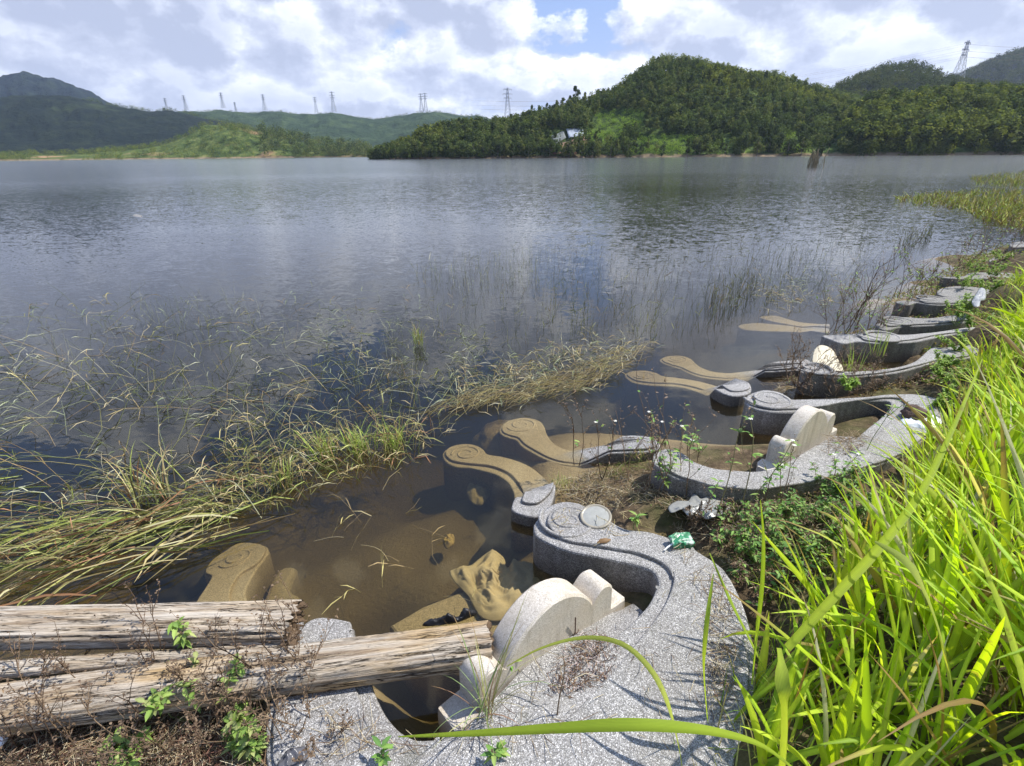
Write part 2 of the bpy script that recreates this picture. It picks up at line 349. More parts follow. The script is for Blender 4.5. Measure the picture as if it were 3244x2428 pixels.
# ------------------------------------------------------------------ water
def water_mat():
    m, n, o = mat('lake_water'); p = pos(n)
    sp = n.new('ShaderNodeSeparateXYZ', {'Vector': p}); r2 = n.math('SQRT', n.math('ADD', n.math('MULTIPLY', sp.outputs[0], sp.outputs[0]), n.math('MULTIPLY', sp.outputs[1], sp.outputs[1])))
    # sheltered, calm water along the shore; open water is rippled
    off = n.math('ADD', n.math('SUBTRACT', sp.outputs[1], n.math('MULTIPLY', sp.outputs[0], .55)), n.math('MULTIPLY', n.noise(p, .35, 3), 4.0))
    rip = n.new('ShaderNodeMapRange', {'Value': off, 'From Min': 4.5, 'From Max': 13.0, 'To Min': .03, 'To Max': 1.0}).outputs[0]
    lee = n.new('ShaderNodeMapRange', {'Value': n.math('ADD', sp.outputs[1], n.math('MULTIPLY', n.math('SUBTRACT', n.noise(n.vmath('MULTIPLY', p, (.25, 1.6, 1)).outputs[0], .06, 4, .6), .5), 60.0)), 'From Min': 42.0, 'From Max': 75.0, 'To Min': 1.0, 'To Max': .22}).outputs[0]
    rip = n.math('MULTIPLY', rip, lee)
    gust = n.ramp(n.noise(n.vmath('MULTIPLY', p, (.5, 1.6, 1)).outputs[0], .022, 4, .6), [(.38, (.45, .45, .45)), (.62, (1.15, 1.15, 1.15))])
    def slope(scale, amp, det=3):
        c_ = n.noise(n.vmath('MULTIPLY', p, (1, 1.8, 1)).outputs[0], scale, det, .55, .2, 'Color')
        return n.vmath('MULTIPLY', n.vmath('SUBTRACT', c_, (.5, .5, .5)).outputs[0], (amp, amp * 1.3, 0)).outputs[0]
    sl_ = n.vmath('ADD', slope(12.0, .30, 4), slope(3.0, .13, 2)).outputs[0]
    sl_ = n.vmath('SCALE', sl_); 
    n.l.new(n.math('MULTIPLY', rip, gust), sl_.inputs['Scale'])
    bp = n.vmath('NORMALIZE', n.vmath('ADD', sl_.outputs[0], (0, 0, 1)).outputs[0])
    rgh = n.new('ShaderNodeMapRange', {'Value': r2, 'From Min': 6.0, 'From Max': 60.0, 'To Min': .02, 'To Max': .14}).outputs[0]
    fr = n.new('ShaderNodeFresnel', {'IOR': 1.333}); n.l.new(bp.outputs[0], fr.inputs['Normal'])
    gl = n.new('ShaderNodeBsdfGlossy', {'Color': (1, 1, 1, 1), 'Roughness': rgh}); n.l.new(bp.outputs[0], gl.inputs['Normal'])
    tr = n.new('ShaderNodeBsdfTransparent', {'Color': (.93, .92, .86, 1)})
    mx = n.new('ShaderNodeMixShader', {0: fr.outputs[0], 1: tr.outputs[0], 2: gl.outputs[0]})
    n.l.new(mx.outputs[0], o.inputs['Surface'])
    va = n.new('ShaderNodeVolumeAbsorption', {'Color': (.60, .57, .40, 1), 'Density': 3.8})
    vs_ = n.new('ShaderNodeVolumeScatter', {'Color': (.13, .155, .21, 1), 'Density': 1.5, 'Anisotropy': .35})
    ad = n.new('ShaderNodeAddShader', {0: va.outputs[0], 1: vs_.outputs[0]})
    n.l.new(ad.outputs[0], o.inputs['Volume']); return m
bw = [(-2600, -12), (2600, -12), (2600, 2600), (-2600, 2600)]
V = [(x, y, -2.6) for x, y in bw] + [(x, y, 0) for x, y in bw]
tag(mesh('lake_water', V, [(0, 3, 2, 1), (4, 5, 6, 7), (0, 1, 5, 4), (1, 2, 6, 5), (2, 3, 7, 6), (3, 0, 4, 7)], water_mat()), kind='structure')

# ------------------------------------------------------------------ ground: near shore and lake bed
CT = [(2212, 1000, .45), (2212, 1300, .45), (2212, 1600, .42), (1900, 1300, .38), (1700, 1560, .30), (1800, 1100, .22), (1640, 1270, .13), (1600, 1160, .12),
      (1500, 1105, .07), (1400, 1075, .05), (1300, 1050, -.03), (1225, 1015, -.05), (1230, 1080, .03), (1340, 1100, .08), (2070, 1000, .26), (2070, 850, .32), (2100, 800, .4), (2150, 700, .4),
      (2212, 620, .4), (2400, 700, .8), (2500, 1000, .9), (2500, 1400, .9), (1700, 835, -.04), (1640, 815, -.08), (1800, 838, .02), (1950, 822, .07), (2040, 800, .2), (1500, 800, -.2), (1400, 760, -.4),
      (1750, 718, -.2), (1850, 700, -.05), (2060, 680, .1), (1900, 655, .0), (2000, 610, .02), (2120, 560, .05), (2160, 600, .2), (2212, 560, .2), (2212, 535, .1), (2300, 540, .5), (2600, 560, 1.),
      (2080, 540, -.2), (1900, 620, -.4), (1850, 640, -.35), (900, 1100, -.5), (1000, 1250, -.32), (1060, 1120, -.40), (700, 1300, -.34), (850, 1200, -.32), (950, 1150, -.34), (620, 1200, -.42), (780, 1120, -.42), (900, 1060, -.5), (500, 1100, -1.1), (300, 1200, -1.1), (0, 1100, -1.3),
      (600, 900, -1.2), (1000, 850, -1.1), (1250, 800, -.9), (1000, 1000, -1.0), (1180, 930, -.8), (1400, 900, -.6), (1500, 950, -.6), (1600, 960, -.4), (1300, 860, -.9), (1500, 700, -.9), (1700, 640, -.9),
      (1800, 560, -.9), (2000, 540, -.7), (2100, 500, -.6), (1000, 600, -1.8), (0, 700, -2.2), (1700, 500, -1.8), (600, 600, -2), (2100, 450, -.8), (2300, 470, -.1), (1900, 440, -1.8),
      (0, 1656, .15), (300, 1600, .17), (500, 1560, .13), (620, 1600, .08), (0, 1560, .1), (-300, 1600, .2), (-200, 1400, -.2), (0, 1380, -.3), (300, 1370, -.4), (900, 1530, -.5), (800, 1440, -.5), (1100, 1380, -.4),
      (1250, 1230, -.45), (1450, 1450, .05), (1300, 1500, .05), (1450, 1200, -.1), (-600, 1200, -.8), (-800, 1656, .1),
      (1990, 870, .06), (1900, 950, .06), (1800, 1010, .05), (1700, 1050, .06), (1600, 1060, .05), (1480, 1040, .03), (1950, 900, .05), (2010, 930, .10), (1880, 1020, .12), (1760, 1085, .12), (2020, 880, .1),
      (1560, 1250, .08), (1590, 1350, .09), (1590, 1450, .12), (1500, 1350, .05), (1550, 1550, .15), (1440, 1180, .02), (1850, 790, .05), (1980, 765, .06), (2080, 740, .08), (1950, 735, .02), (2040, 745, .05), (1950, 690, .03), (2050, 655, .05), (2100, 610, .05), (1980, 660, .0), (2000, 700, .02), (1900, 560, -.9), (2000, 580, -.7), (1850, 600, -.8), (1750, 690, -.4), (1820, 660, -.5), (1650, 740, -.4), (1900, 640, -.4), (1700, 760, -.3), (2050, 560, -.3), (2100, 520, -.4), (2150, 500, -.5), (2200, 480, -.4), (1930, 625, -.3), (1780, 660, -.5), (1700, 730, -.25), (1300, 1030, .0), (1450, 1085, .12), (1560, 1100, .13), (1660, 1100, .12), (1760, 1090, .14), (1560, 995, -1.1), (1600, 960, -1.), (1640, 935, -1.), (1700, 905, -.9), (1450, 970, -.7), (1520, 985, -1.), (1600, 900, -.6), (1780, 885, -.7), (1840, 885, -.7), (1888, 782, -.6), (1830, 780, -.6), (1930, 770, -.5), (1790, 768, -.5), (1860, 785, -.6), (700, 1560, .02), (750, 1500, .0)]
CP = np.array([list(PV(x, y, z)[:2]) + [z] for x, y, z in CT] + [[0, .5, .25], [-1.5, .3, .3], [1.5, .3, .5], [0, -1.5, .45], [-4, -2, .4], [4, -2, .8], [3.5, .5, .9], [9, 3, 1.2], [14, 6, 1.2],
      [18, 12, .9], [24, 17, .9], [30, 22, .8], [20, 17, .3], [24, 22, .0], [-4, 1, -.3], [-6, 3, -1.2], [-6, 8, -2.4], [0, 14, -2.4], [8, 18, -2.4], [16, 22, -1.5], [26, 30, -1.5]])
def ground_z(X, Y):
    X = np.asarray(X, float); Y = np.asarray(Y, float); num = 0.; den = 0.
    for x, y, z in CP:
        wgt = 1.0 / ((X - x) ** 2 + (Y - y) ** 2 + .01) ** 1.9
        num = num + wgt * z; den = den + wgt
    return num / den
def grid_mesh(name, xs, ys, zf, m, smooth=True):
    X, Y = np.meshgrid(xs, ys); Z = zf(X, Y)
    V = np.stack([X, Y, Z], -1).reshape(-1, 3); nx, ny = len(xs), len(ys)
    i = np.arange(ny - 1)[:, None] * nx + np.arange(nx - 1)[None, :]
    F = np.stack([i, i + 1, i + nx + 1, i + nx], -1).reshape(-1, 4)
    return mesh(name, V, F, m, None, smooth)
def nz(X, Y, s, seed=0, oct=3):
    out_ = np.empty(X.shape); f = out_.ravel(); xr, yr = X.ravel(), Y.ravel()
    for i in range(f.size): f[i] = noise.fractal(Vector((xr[i] * s, yr[i] * s, seed)), 1.0, 2.1, oct)
    return out_
def soil_mat():
    m, n, o = mat('wet_soil'); p = pos(n)
    c = n.ramp(n.noise(p, 14, 6, .7), [(.3, (.035, .024, .014)), (.5, (.10, .07, .04)), (.7, (.20, .145, .085))])
    c = n.mix(n.ramp(n.noise(p, 3, 4), [(.45, (0, 0, 0)), (.65, (.6, .6, .6))]), c, (.10, .11, .035))
    z = n.new('ShaderNodeSeparateXYZ', {'Vector': p}).outputs[2]
    mud = n.new('ShaderNodeMapRange', {'Value': z, 'From Min': -.04, 'From Max': .03, 'To Min': 1.0, 'To Max': 0.0}).outputs[0]
    c = n.mix(mud, c, n.mix(n.noise(p, 4, 5, .6), (.22, .16, .08), (.46, .36, .21)))
    pbsdf(n, o, c, .9, n.noise(p, 40, 6, .7), .8, .02, .2); return m
M_SOIL = soil_mat()
def shore_z(X, Y):
    edge = np.minimum.reduce([(X + 8) / 2., (30 - X) / 3., (31 - Y) / 3., (Y + 3) / 1.])
    z = ground_z(X, Y) + .02 * nz(X, Y, 3.3, 5)
    return z * np.clip(edge, 0, 1) + (-2.4) * (1 - np.clip(edge, 0, 1))
gx = np.concatenate([np.arange(-8, 6.6, .07), np.arange(6.6, 30.01, .26)]); gy = np.concatenate([np.arange(-3, 0.4, .2), np.arange(.4, 9, .07), np.arange(9, 31.01, .26)])
tag(grid_mesh('ground', gx, gy, shore_z, M_SOIL), kind='structure')
M_BED = simple('lake_mud', (.06, .05, .035), .95, .6, .4, .3, .02)
tag(mesh('lake_bed', [(-3000, -400, -2.45), (3000, -400, -2.45), (3000, 3000, -2.45), (-3000, 3000, -2.45)], [(0, 1, 2, 3)], M_BED), kind='structure')

# ------------------------------------------------------------------ omega tombs
A_ = crop(1300, 1200, 2.212); B_ = crop(1250, 1750, 2.212); D_ = crop(900, 1500, 1.784); E_ = crop(500, 1600, 2.76)
F_ = crop(1800, 1050, 2.4578); G_ = crop(2200, 1100, 2.458); Hc = crop(2500, 750, 2.973)
Vw = lambda pts: [(x * K, y * K) for x, y in pts]
def onto(pix, z): return [P(x, y, z) for x, y in pix]
def along(poly, a, b, za, zb):
    "height falling from za at point a to zb at point b"
    d_ = (b - a)[:2]; L = d_ @ d_
    return lambda x, y: za + (zb - za) * min(1, max(-.2, ((x - a[0]) * d_[0] + (y - a[1]) * d_[1]) / L))
def scroll(name, c, r, z, m, parent, rot=0.0, sx=1.0, spin=1, zf=None):
    "carved spiral step on a scroll end"
    pts = []
    for i in range(70):
        t = i / 69; a = rot + spin * t * 3.6 * math.pi; rr = r * (1 - .82 * t)
        pts.append((c[0] + math.cos(a) * rr * sx, c[1] + math.sin(a) * rr))
    V, F = [], []
    hw = r * .055
    for i, (x, y) in enumerate(pts):
        a = rot + spin * (i / 69) * 3.6 * math.pi; nx_, ny_ = math.cos(a), math.sin(a); zb = zf(x, y) if zf else z
        for k, dz in ((-1.6, -.004), (-1, .012), (.8, .014), (1.0, -.004)):
            V.append((x + nx_ * hw * k, y + ny_ * hw * k, zb + dz * (.55 if dz > 0 else 1)))
        if i:
            for j in range(3): b0 = (i - 1) * 4 + j; F.append((b0, b0 + 1, b0 + 5, b0 + 4))
    o = mesh(name, V, F, m, None, True); keep(o, parent); return o
def arm(t, name, pix, zref, za, zb, a_pix, b_pix, m, step=None, zbot=-.9, sub=5, spir=None, sstep=.02, fe=.22):
    poly = smoothpoly(onto(pix, zref), True, sub)
    z1 = along(poly, P(*a_pix, zref), P(*b_pix, zref), 0, 1)
    def zf(x, y):      # the arm steps down quickly, then runs on under water
        f_ = z1(x, y); return za + (min(za, -.035) - za) * min(1, max(0, f_ - fe * .5) / (fe * .5)) if f_ < fe else -.035 + (zb + .035) * (f_ - fe) / (1 - fe)
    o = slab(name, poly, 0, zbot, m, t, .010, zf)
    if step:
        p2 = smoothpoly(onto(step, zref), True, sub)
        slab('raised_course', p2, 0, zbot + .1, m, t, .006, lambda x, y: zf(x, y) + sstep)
    if spir:
        (cx_, cy_), (ex, ey) = spir[0], spir[1]
        c = P(cx_, cy_, zref); r = np.linalg.norm(P(ex, ey, zref) - c)
        scroll('scroll_carving', c, r, 0, m, t, spir[2], 1, spir[3], lambda x, y: zf(x, y) + (sstep if step else 0))
    return zf
def headstone(t, R, ang, sc, thick, m, b, extra=None):
    "domed stone with a lobe either side; R = foot of the bank-side right corner"
    u = np.array([math.cos(ang), math.sin(ang)]); nf = np.array([-math.sin(ang), math.cos(ang)])
    half = [(0, .315), (.06, .306), (.12, .280), (.17, .242), (.21, .198), (.24, .148), (.262, .170), (.29, .192), (.32, .196), (.35, .182), (.368, .155), (.37, .10), (.372, .03), (.47, .02), (.475, -.02), (.475, -.5)]
    def dense(seg): return [tuple(q) for q in smoothpoly([np.array(q) for q in seg], False, 4)]
    half = dense(half[:6])[:-1] + dense(half[5:11])[:-1] + half[10:]
    prof = [(-x, z) for x, z in half[::-1]] + half[1:]
    prof = [(s * sc - .365 * sc, b + z * sc) for s, z in prof]
    n = len(prof); V = []; bev = .008
    cxs = -.365 * sc
    for off, ins in ((0, bev), (bev, 0), (thick - bev, 0), (thick, bev)):
        for s_, z_ in prof:
            s2 = s_ - math.copysign(ins, s_ - cxs) if abs(s_ - cxs) > .02 else s_
            q = R[:2] + u * s2 + nf * off; V.append((q[0], q[1], z_ - ins * .8))
    F = []
    for r_ in range(3):
        for i in range(n - 1): F.append((r_ * n + i, r_ * n + i + 1, (r_ + 1) * n + i + 1, (r_ + 1) * n + i))
    cap = [Vector((p_[0], p_[1], 0)) for p_ in prof]
    for tri in tessellate_polygon([cap]):
        F.append(tuple(tri)); F.append(tuple(3 * n + i for i in tri[::-1]))
    o = mesh('headstone', V, F, m, None, False)
    keep(o, t)
    bm = bmesh.new(); bm.from_mesh(o.data); bmesh.ops.recalc_face_normals(bm, faces=bm.faces)
    for f in bm.faces: f.smooth = True
    for e_ in bm.edges:
        if len(e_.link_faces) == 2 and e_.calc_face_angle() > .5: e_.smooth = False
    bm.to_mesh(o.data); bm.free()
    return o
def ruled(name, A, B, m, t, nseg=14, bulge=0.0, wob=.006):
    A = [np.array(p) for p in A]; B = [np.array(p) for p in B]; V = []; F = []
    n = len(A)
    for i in range(n):
        for j in range(nseg + 1):
            s = j / nseg; p = A[i] * (1 - s) + B[i] * s
            p[2] += bulge * math.sin(math.pi * s) + wob * noise.noise(Vector((p[0] * 9, p[1] * 9, 1)))
            V.append(p)
    for i in range(n - 1):
        for j in range(nseg):
            a = i * (nseg + 1) + j; F.append((a, a + 1, a + nseg + 2, a + nseg + 1))
    o = mesh(name, V, F, m, None, True); keep(o, t); return o
def resample(pts, n):
    pts = [np.array(p, float) for p in pts]; d_ = np.concatenate([[0], np.cumsum([np.linalg.norm(pts[i + 1] - pts[i]) for i in range(len(pts) - 1)])])
    ss = np.linspace(0, d_[-1], n); arr = np.array(pts)
    return [np.array([np.interp(s, d_, arr[:, k]) for k in range(arr.shape[1])]) for s in ss]

# --- nearest tomb
ZT = .20
t1 = empty('tomb', P(1700, 2100, 0), 'nearest omega shaped tomb of washed pebble concrete with a driftwood beam laid across it', 'tomb', 'half drowned tombs along the lake shore')
inner_r = A_([(868, 1075), (900, 1115), (1000, 1165), (1150, 1215), (1300, 1245), (1480, 1280), (1600, 1310), (1690, 1345), (1730, 1400), (1738, 1470)]) + B_([(1842, 230), (1800, 330), (1730, 420), (1480, 650)])
back_e = B_([(1250, 850), (1080, 1010), (800, 1250), (500, 1300), (300, 1312)])
inner_l = D_([(880, 1500), (760, 1502), (700, 1480), (640, 1440), (580, 1370), (540, 1300), (505, 1215), (470, 1080), (425, 950), (385, 890), (378, 845), (350, 828)])
outer = [(1000, 1955), (930, 2010), (880, 2120), (850, 2250), (840, 2340), (860, 2460), (1000, 2560), (1500, 2640), (2050, 2620), (2330, 2480), (2385, 2300), (2395, 2120), (2375, 1980), (2340, 1880), (2290, 1800), (2210, 1745)] + \
        A_([(1960, 1165), (1700, 1075), (1500, 1045), (1350, 960), (1240, 900), (1180, 870), (1110, 858), (1040, 865), (960, 900), (900, 970), (865, 1020)])
ring = inner_r + back_e + inner_l + outer
poly = smoothpoly(onto(ring, ZT), True, 5)
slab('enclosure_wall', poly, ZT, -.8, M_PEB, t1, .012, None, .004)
# raised outer course leaves the lower rim strip along the basin
st_r = A_([(962, 975), (965, 1020), (1020, 1085), (1100, 1130), (1280, 1160), (1450, 1190), (1600, 1220), (1730, 1270), (1800, 1320), (1845, 1390)]) + B_([(1950, 130), (1955, 200), (1920, 310), (1860, 420), (1750, 560), (1640, 700), (1500, 860), (1250, 1120), (1000, 1290), (850, 1350)])
st_l = D_([(850, 1592), (700, 1560), (560, 1480), (490, 1400), (460, 1330), (412, 1225), (380, 1100), (330, 960), (300, 900)])
st_o = [(1010, 1985), (950, 2040), (895, 2130), (870, 2250), (862, 2340), (880, 2440), (1020, 2540), (1500, 2610), (2040, 2590), (2300, 2460), (2362, 2290), (2372, 2120), (2352, 1990), (2318, 1900), (2270, 1825), (2190, 1770)] + \
       A_([(1950, 1185), (1700, 1095), (1500, 1065), (1350, 985), (1235, 925), (1170, 892), (1110, 882), (1050, 888), (990, 925)])
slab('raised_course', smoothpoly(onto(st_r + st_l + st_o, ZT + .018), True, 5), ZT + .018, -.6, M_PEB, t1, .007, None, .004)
c = P(*A_([(1110, 985)])[0], ZT + .018); scroll('scroll_carving', c, .16, ZT + .016, M_PEB, t1, 2.6, 1, 1)
# mound behind the headstone, dipping to the stone's foot
hA = [P(*B_([q])[0], z) for q, z in (((1640, 372), .04), ((1513, 430), .10), ((1350, 500), .12), ((1200, 570), .15), ((1000, 720), .175), ((850, 870), .185), ((720, 1010), .185), ((600, 1130), .18), ((480, 1260), .17), ((330, 1300), .15))]
hB = [P(*B_([q])[0], z) for q, z in (((1672, 362), .05), ((1760, 430), .10), ((1600, 580), .165), ((1480, 655), .188), ((1250, 860), .194), ((1080, 1030), .194), ((850, 1240), .194), ((650, 1330), .194), ((500, 1345), .194), ((330, 1345), .194))]
ruled('mound', resample(hA, 40), resample(hB, 40), M_PEB, t1, 14, .0)
headstone(t1, P(*B_([(1513, 430)])[0], .10), math.radians(39.5), 1.0, .125, M_GRAN, .10)
arm(t1, 'lower_arm', A_([(720, 1000), (716, 940), (735, 890), (728, 800), (715, 740), (680, 670), (600, 605), (500, 565), (400, 535), (320, 525), (265, 500), (225, 460), (220, 420), (260, 385), (330, 365), (400, 362), (460, 370), (510, 395), (545, 440), (640, 465), (760, 510), (860, 570), (930, 640), (980, 700), (1000, 750), (1012, 790), (1010, 880), (960, 1000), (865, 1040)]),
    0.0, .075, -.13, A_([(860, 950)])[0], A_([(400, 440)])[0], M_PEB,
    A_([(785, 945), (800, 880), (798, 830), (785, 760), (745, 680), (680, 605), (560, 545), (400, 515), (300, 490), (245, 450), (245, 415), (280, 390), (340, 375), (400, 372), (455, 382), (500, 405), (540, 452), (640, 477), (755, 522), (850, 580), (920, 650), (968, 710), (990, 760), (1002, 800), (990, 860), (930, 930), (870, 960)]),
    spir=(A_([(390, 440)])[0], A_([(280, 445)])[0], 3.3, -1))
arm(t1, 'lower_arm', E_([(925, 225), (905, 180), (850, 152), (760, 140), (640, 150), (600, 200), (500, 220), (400, 290), (345, 370), (345, 430), (400, 470), (340, 600), (290, 680), (260, 760), (250, 850), (280, 1000), (420, 1150), (700, 1200), (1100, 1200), (1240, 1150), (1280, 1060), (1250, 1010), (1100, 1000), (900, 920), (800, 800), (740, 700), (735, 620), (770, 520), (830, 400), (900, 300), (930, 240)]),
    0.0, .03, -.17, E_([(1240, 1060)])[0], E_([(620, 250)])[0], M_PEB,
    E_([(640, 165), (520, 235), (420, 300), (365, 375), (365, 425), (420, 470), (360, 600), (310, 690), (280, 770), (275, 850), (300, 980), (440, 1100), (800, 1150), (1000, 1100), (800, 980), (660, 830), (600, 720), (610, 600), (680, 470), (830, 370), (900, 250), (860, 180), (760, 155)]),
    spir=(E_([(640, 300)])[0], E_([(480, 350)])[0], 3.9, 1))
slab('altar_slab', smoothpoly(onto(Vw([(840, 1345), (1010, 1265), (1120, 1215), (1215, 1290), (1300, 1310), (1070, 1430), (960, 1440)]), -.12), True, 2), -.14, -.9, M_PEB2, t1, .02)
slab('altar_slab', smoothpoly(onto(Vw([(570, 1290), (600, 1230), (640, 1225), (625, 1270), (650, 1290), (620, 1330), (560, 1340)]), -.22), True, 3), -.22, -.9, M_PEB2, t1, .03)
slab('kerb_stone', smoothpoly(onto(E_([(1180, 1075), (1240, 1062), (1675, 1064), (1700, 1110), (1690, 1250), (1150, 1250)]), ZT + .03), True, 3), ZT + .028, -.5, M_PEB, t1, .014)

# --- second tomb
t2 = empty('tomb', P(2400, 1450, 0), 'second omega shaped tomb, its pale headstone standing clear with dry weeds on the left', 'tomb', 'half drowned tombs along the lake shore')
ring = G_([(0, 890), (150, 940), (300, 955), (480, 965), (640, 935), (760, 870), (1000, 740), (1200, 735), (1350, 630), (1450, 550), (1510, 490), (1530, 440), (1500, 418), (1400, 414), (1200, 432), (1000, 468), (800, 503), (680, 508), (560, 500), (470, 480), (410, 450), (393, 420),
           (405, 385), (440, 360), (520, 335), (600, 335), (690, 360), (735, 400), (900, 402), (1000, 400), (1300, 388), (1500, 368), (1700, 366), (1850, 388), (1920, 420), (1950, 490), (1900, 610), (1700, 790), (1500, 890), (1200, 985), (900, 1065), (700, 1095), (500, 1122), (350, 1112), (150, 1092), (0, 1052)]) + \
       F_([(850, 1150), (740, 1090), (660, 1020), (670, 950), (740, 915), (800, 913), (870, 933), (930, 968)])
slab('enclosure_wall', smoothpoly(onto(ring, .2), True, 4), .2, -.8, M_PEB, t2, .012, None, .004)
st = G_([(470, 398), (478, 430), (520, 457), (600, 472), (750, 477), (1000, 455), (1150, 427), (1400, 396), (1560, 390), (1622, 412), (1640, 440), (1600, 500), (1500, 600), (1350, 740), (1150, 850), (900, 960), (700, 1020), (480, 1045), (300, 1035), (120, 1010), (0, 970)]) + \
     F_([(930, 1030), (870, 985), (800, 960), (745, 958), (715, 990), (760, 1060), (860, 1120)]) + G_([(0, 1035), (150, 1075), (350, 1095), (500, 1103), (700, 1075), (900, 1045), (1200, 965), (1500, 870), (1690, 775), (1880, 600), (1928, 490), (1900, 425), (1840, 400), (1700, 378), (1500, 380), (1300, 400), (1000, 412), (900, 415), (770, 415), (710, 400), (670, 370), (600, 348), (520, 350)])
slab('raised_course', smoothpoly(onto(st, .218), True, 4), .218, -.6, M_PEB, t2, .007)
scroll('scroll_carving', P(*G_([(585, 400)])[0], .22), .19, .216, M_PEB, t2, 3.0, 1, 1)
hA = [P(*G_([q])[0], z) for q, z in (((1220, 725), .05), ((1065, 690), .10), ((900, 800), .12), ((740, 900), .14), ((660, 950), .15), ((560, 970), .15))]
hB = [P(*G_([q])[0], z) for q, z in (((1260, 700), .06), ((1230, 735), .17), ((1040, 850), .195), ((830, 950), .195), ((720, 985), .195), ((560, 1000), .195))]
ruled('mound', resample(hA, 24), resample(hB, 24), M_PEB, t2, 10, .01)
headstone(t2, P(*G_([(1062, 690)])[0], .12), math.radians(37), .98, .105, M_GRAN, .12)
arm(t2, 'lower_arm', A_([(620, 290), (640, 250), (700, 215), (780, 203), (850, 205), (910, 230), (940, 270), (955, 320), (985, 375), (1030, 420), (1100, 455), (1200, 472), (1300, 480), (1400, 484), (1480, 470), (1560, 468), (1640, 470), (1720, 500), (1740, 560), (1640, 585), (1500, 590), (1350, 595), (1250, 595), (1150, 580), (1050, 560), (950, 520), (850, 460), (780, 410), (740, 360), (690, 340), (640, 320)]),
    0.0, .085, -.10, A_([(1650, 520)])[0], A_([(780, 270)])[0], M_PEB,
    A_([(640, 285), (660, 250), (710, 225), (780, 212), (840, 216), (880, 245), (895, 300), (930, 360), (980, 410), (1040, 445), (1120, 475), (1230, 495), (1330, 500), (1420, 496), (1500, 482), (1600, 482), (1700, 510), (1715, 550), (1640, 570), (1500, 578), (1350, 583), (1250, 583), (1150, 568), (1050, 546), (960, 508), (870, 450), (800, 400), (755, 350), (700, 330), (655, 312)]),
    spir=(A_([(780, 262)])[0], A_([(680, 285)])[0], 3.6, 1), sstep=.015, fe=.34)
arm(t2, 'lower_arm', F_([(450, 270), (460, 240), (530, 225), (620, 225), (700, 245), (760, 280), (900, 310), (1050, 350), (1200, 410), (1300, 445), (1395, 480), (1400, 560), (1260, 585), (1130, 530), (1090, 480), (1000, 430), (900, 390), (800, 370), (640, 350), (520, 320)]),
    0.0, .10, -.12, F_([(1300, 520)])[0], F_([(600, 270)])[0], M_PEB,
    F_([(470, 268), (480, 245), (535, 234), (620, 234), (690, 252), (750, 287), (890, 318), (1040, 359), (1190, 419), (1290, 454), (1380, 488), (1385, 540), (1260, 555), (1170, 500), (1110, 462), (1020, 412), (910, 374), (810, 352), (660, 335), (540, 308)]),
    spir=(F_([(595, 272)])[0], F_([(520, 285)])[0], 3.5, 1), sstep=.015)
slab('altar_slab', smoothpoly(onto(F_([(1140, 1065), (1350, 905), (1440, 895), (1560, 950), (1660, 1000), (1450, 1090), (1200, 1090)]), -.04), True, 2), -.05, -.9, M_PEB2, t2, .02)
slab('altar_step', smoothpoly(onto(F_([(1465, 1095), (1500, 1035), (1640, 1085), (1700, 1060), (1640, 1110)]), .05), True, 2), .10, -.7, M_GRAN, t2, .01)

# --- third tomb
t3 = empty('tomb', P(2800, 1200, 0), 'third tomb along the shore, long grey walls around a cream stone in its basin', 'tomb', 'half drowned tombs along the lake shore')
arm(t3, 'lower_arm', F_([(720, 155), (780, 128), (880, 125), (960, 150), (1000, 190), (1050, 230), (1150, 270), (1300, 290), (1450, 290), (1650, 275), (1850, 262), (1870, 330), (1640, 355), (1500, 358), (1350, 353), (1200, 340), (1050, 312), (950, 272), (880, 232), (800, 202), (740, 180)]),
    0.0, .06, -.10, F_([(1650, 310)])[0], F_([(860, 160)])[0], M_PEB,
    F_([(740, 155), (790, 136), (880, 133), (945, 155), (970, 200), (1010, 240), (1120, 284), (1290, 305), (1450, 304), (1650, 290), (1840, 275), (1850, 320), (1640, 345), (1500, 348), (1350, 343), (1200, 330), (1060, 303), (960, 265), (890, 226), (805, 195), (755, 177)]),
    spir=(F_([(855, 160)])[0], F_([(790, 172)])[0], 3.5, 1), sstep=.013)
def wall_part(t, pix, z, m, step=None, zbot=-.7, spir=None, name='enclosure_wall'):
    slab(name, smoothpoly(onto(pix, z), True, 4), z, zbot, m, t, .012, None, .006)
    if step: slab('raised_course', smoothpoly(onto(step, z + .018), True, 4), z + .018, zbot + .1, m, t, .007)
    if spir: scroll('scroll_carving', P(*spir[0], z), spir[1], z + .016, m, t, 3.0, 1, 1)
wall_part(t3, Hc([(110, 1275), (140, 1215), (200, 1192), (310, 1198), (400, 1250), (560, 1268), (720, 1262), (1000, 1230), (1180, 1175), (1300, 1075), (1360, 1042), (1480, 1045), (1800, 980), (1850, 1080), (1700, 1140), (1440, 1172), (1200, 1232), (1000, 1282), (740, 1312), (500, 1325), (250, 1305)]), .2, M_PEB,
          Hc([(150, 1270), (180, 1225), (230, 1208), (300, 1215), (370, 1262), (540, 1285), (740, 1280), (1010, 1250), (1200, 1195), (1320, 1110), (1400, 1070), (1500, 1065), (1780, 1000), (1800, 1070), (1680, 1120), (1430, 1150), (1200, 1208), (990, 1258), (740, 1290), (500, 1302), (260, 1288)]), spir=(Hc([(240, 1250)])[0], .17))
wall_part(t3, Hc([(740, 1350), (1000, 1330), (1250, 1290), (1440, 1262), (1460, 1285), (1250, 1320), (1000, 1360), (720, 1385)]), .10, M_PEB2, name='footing_kerb')
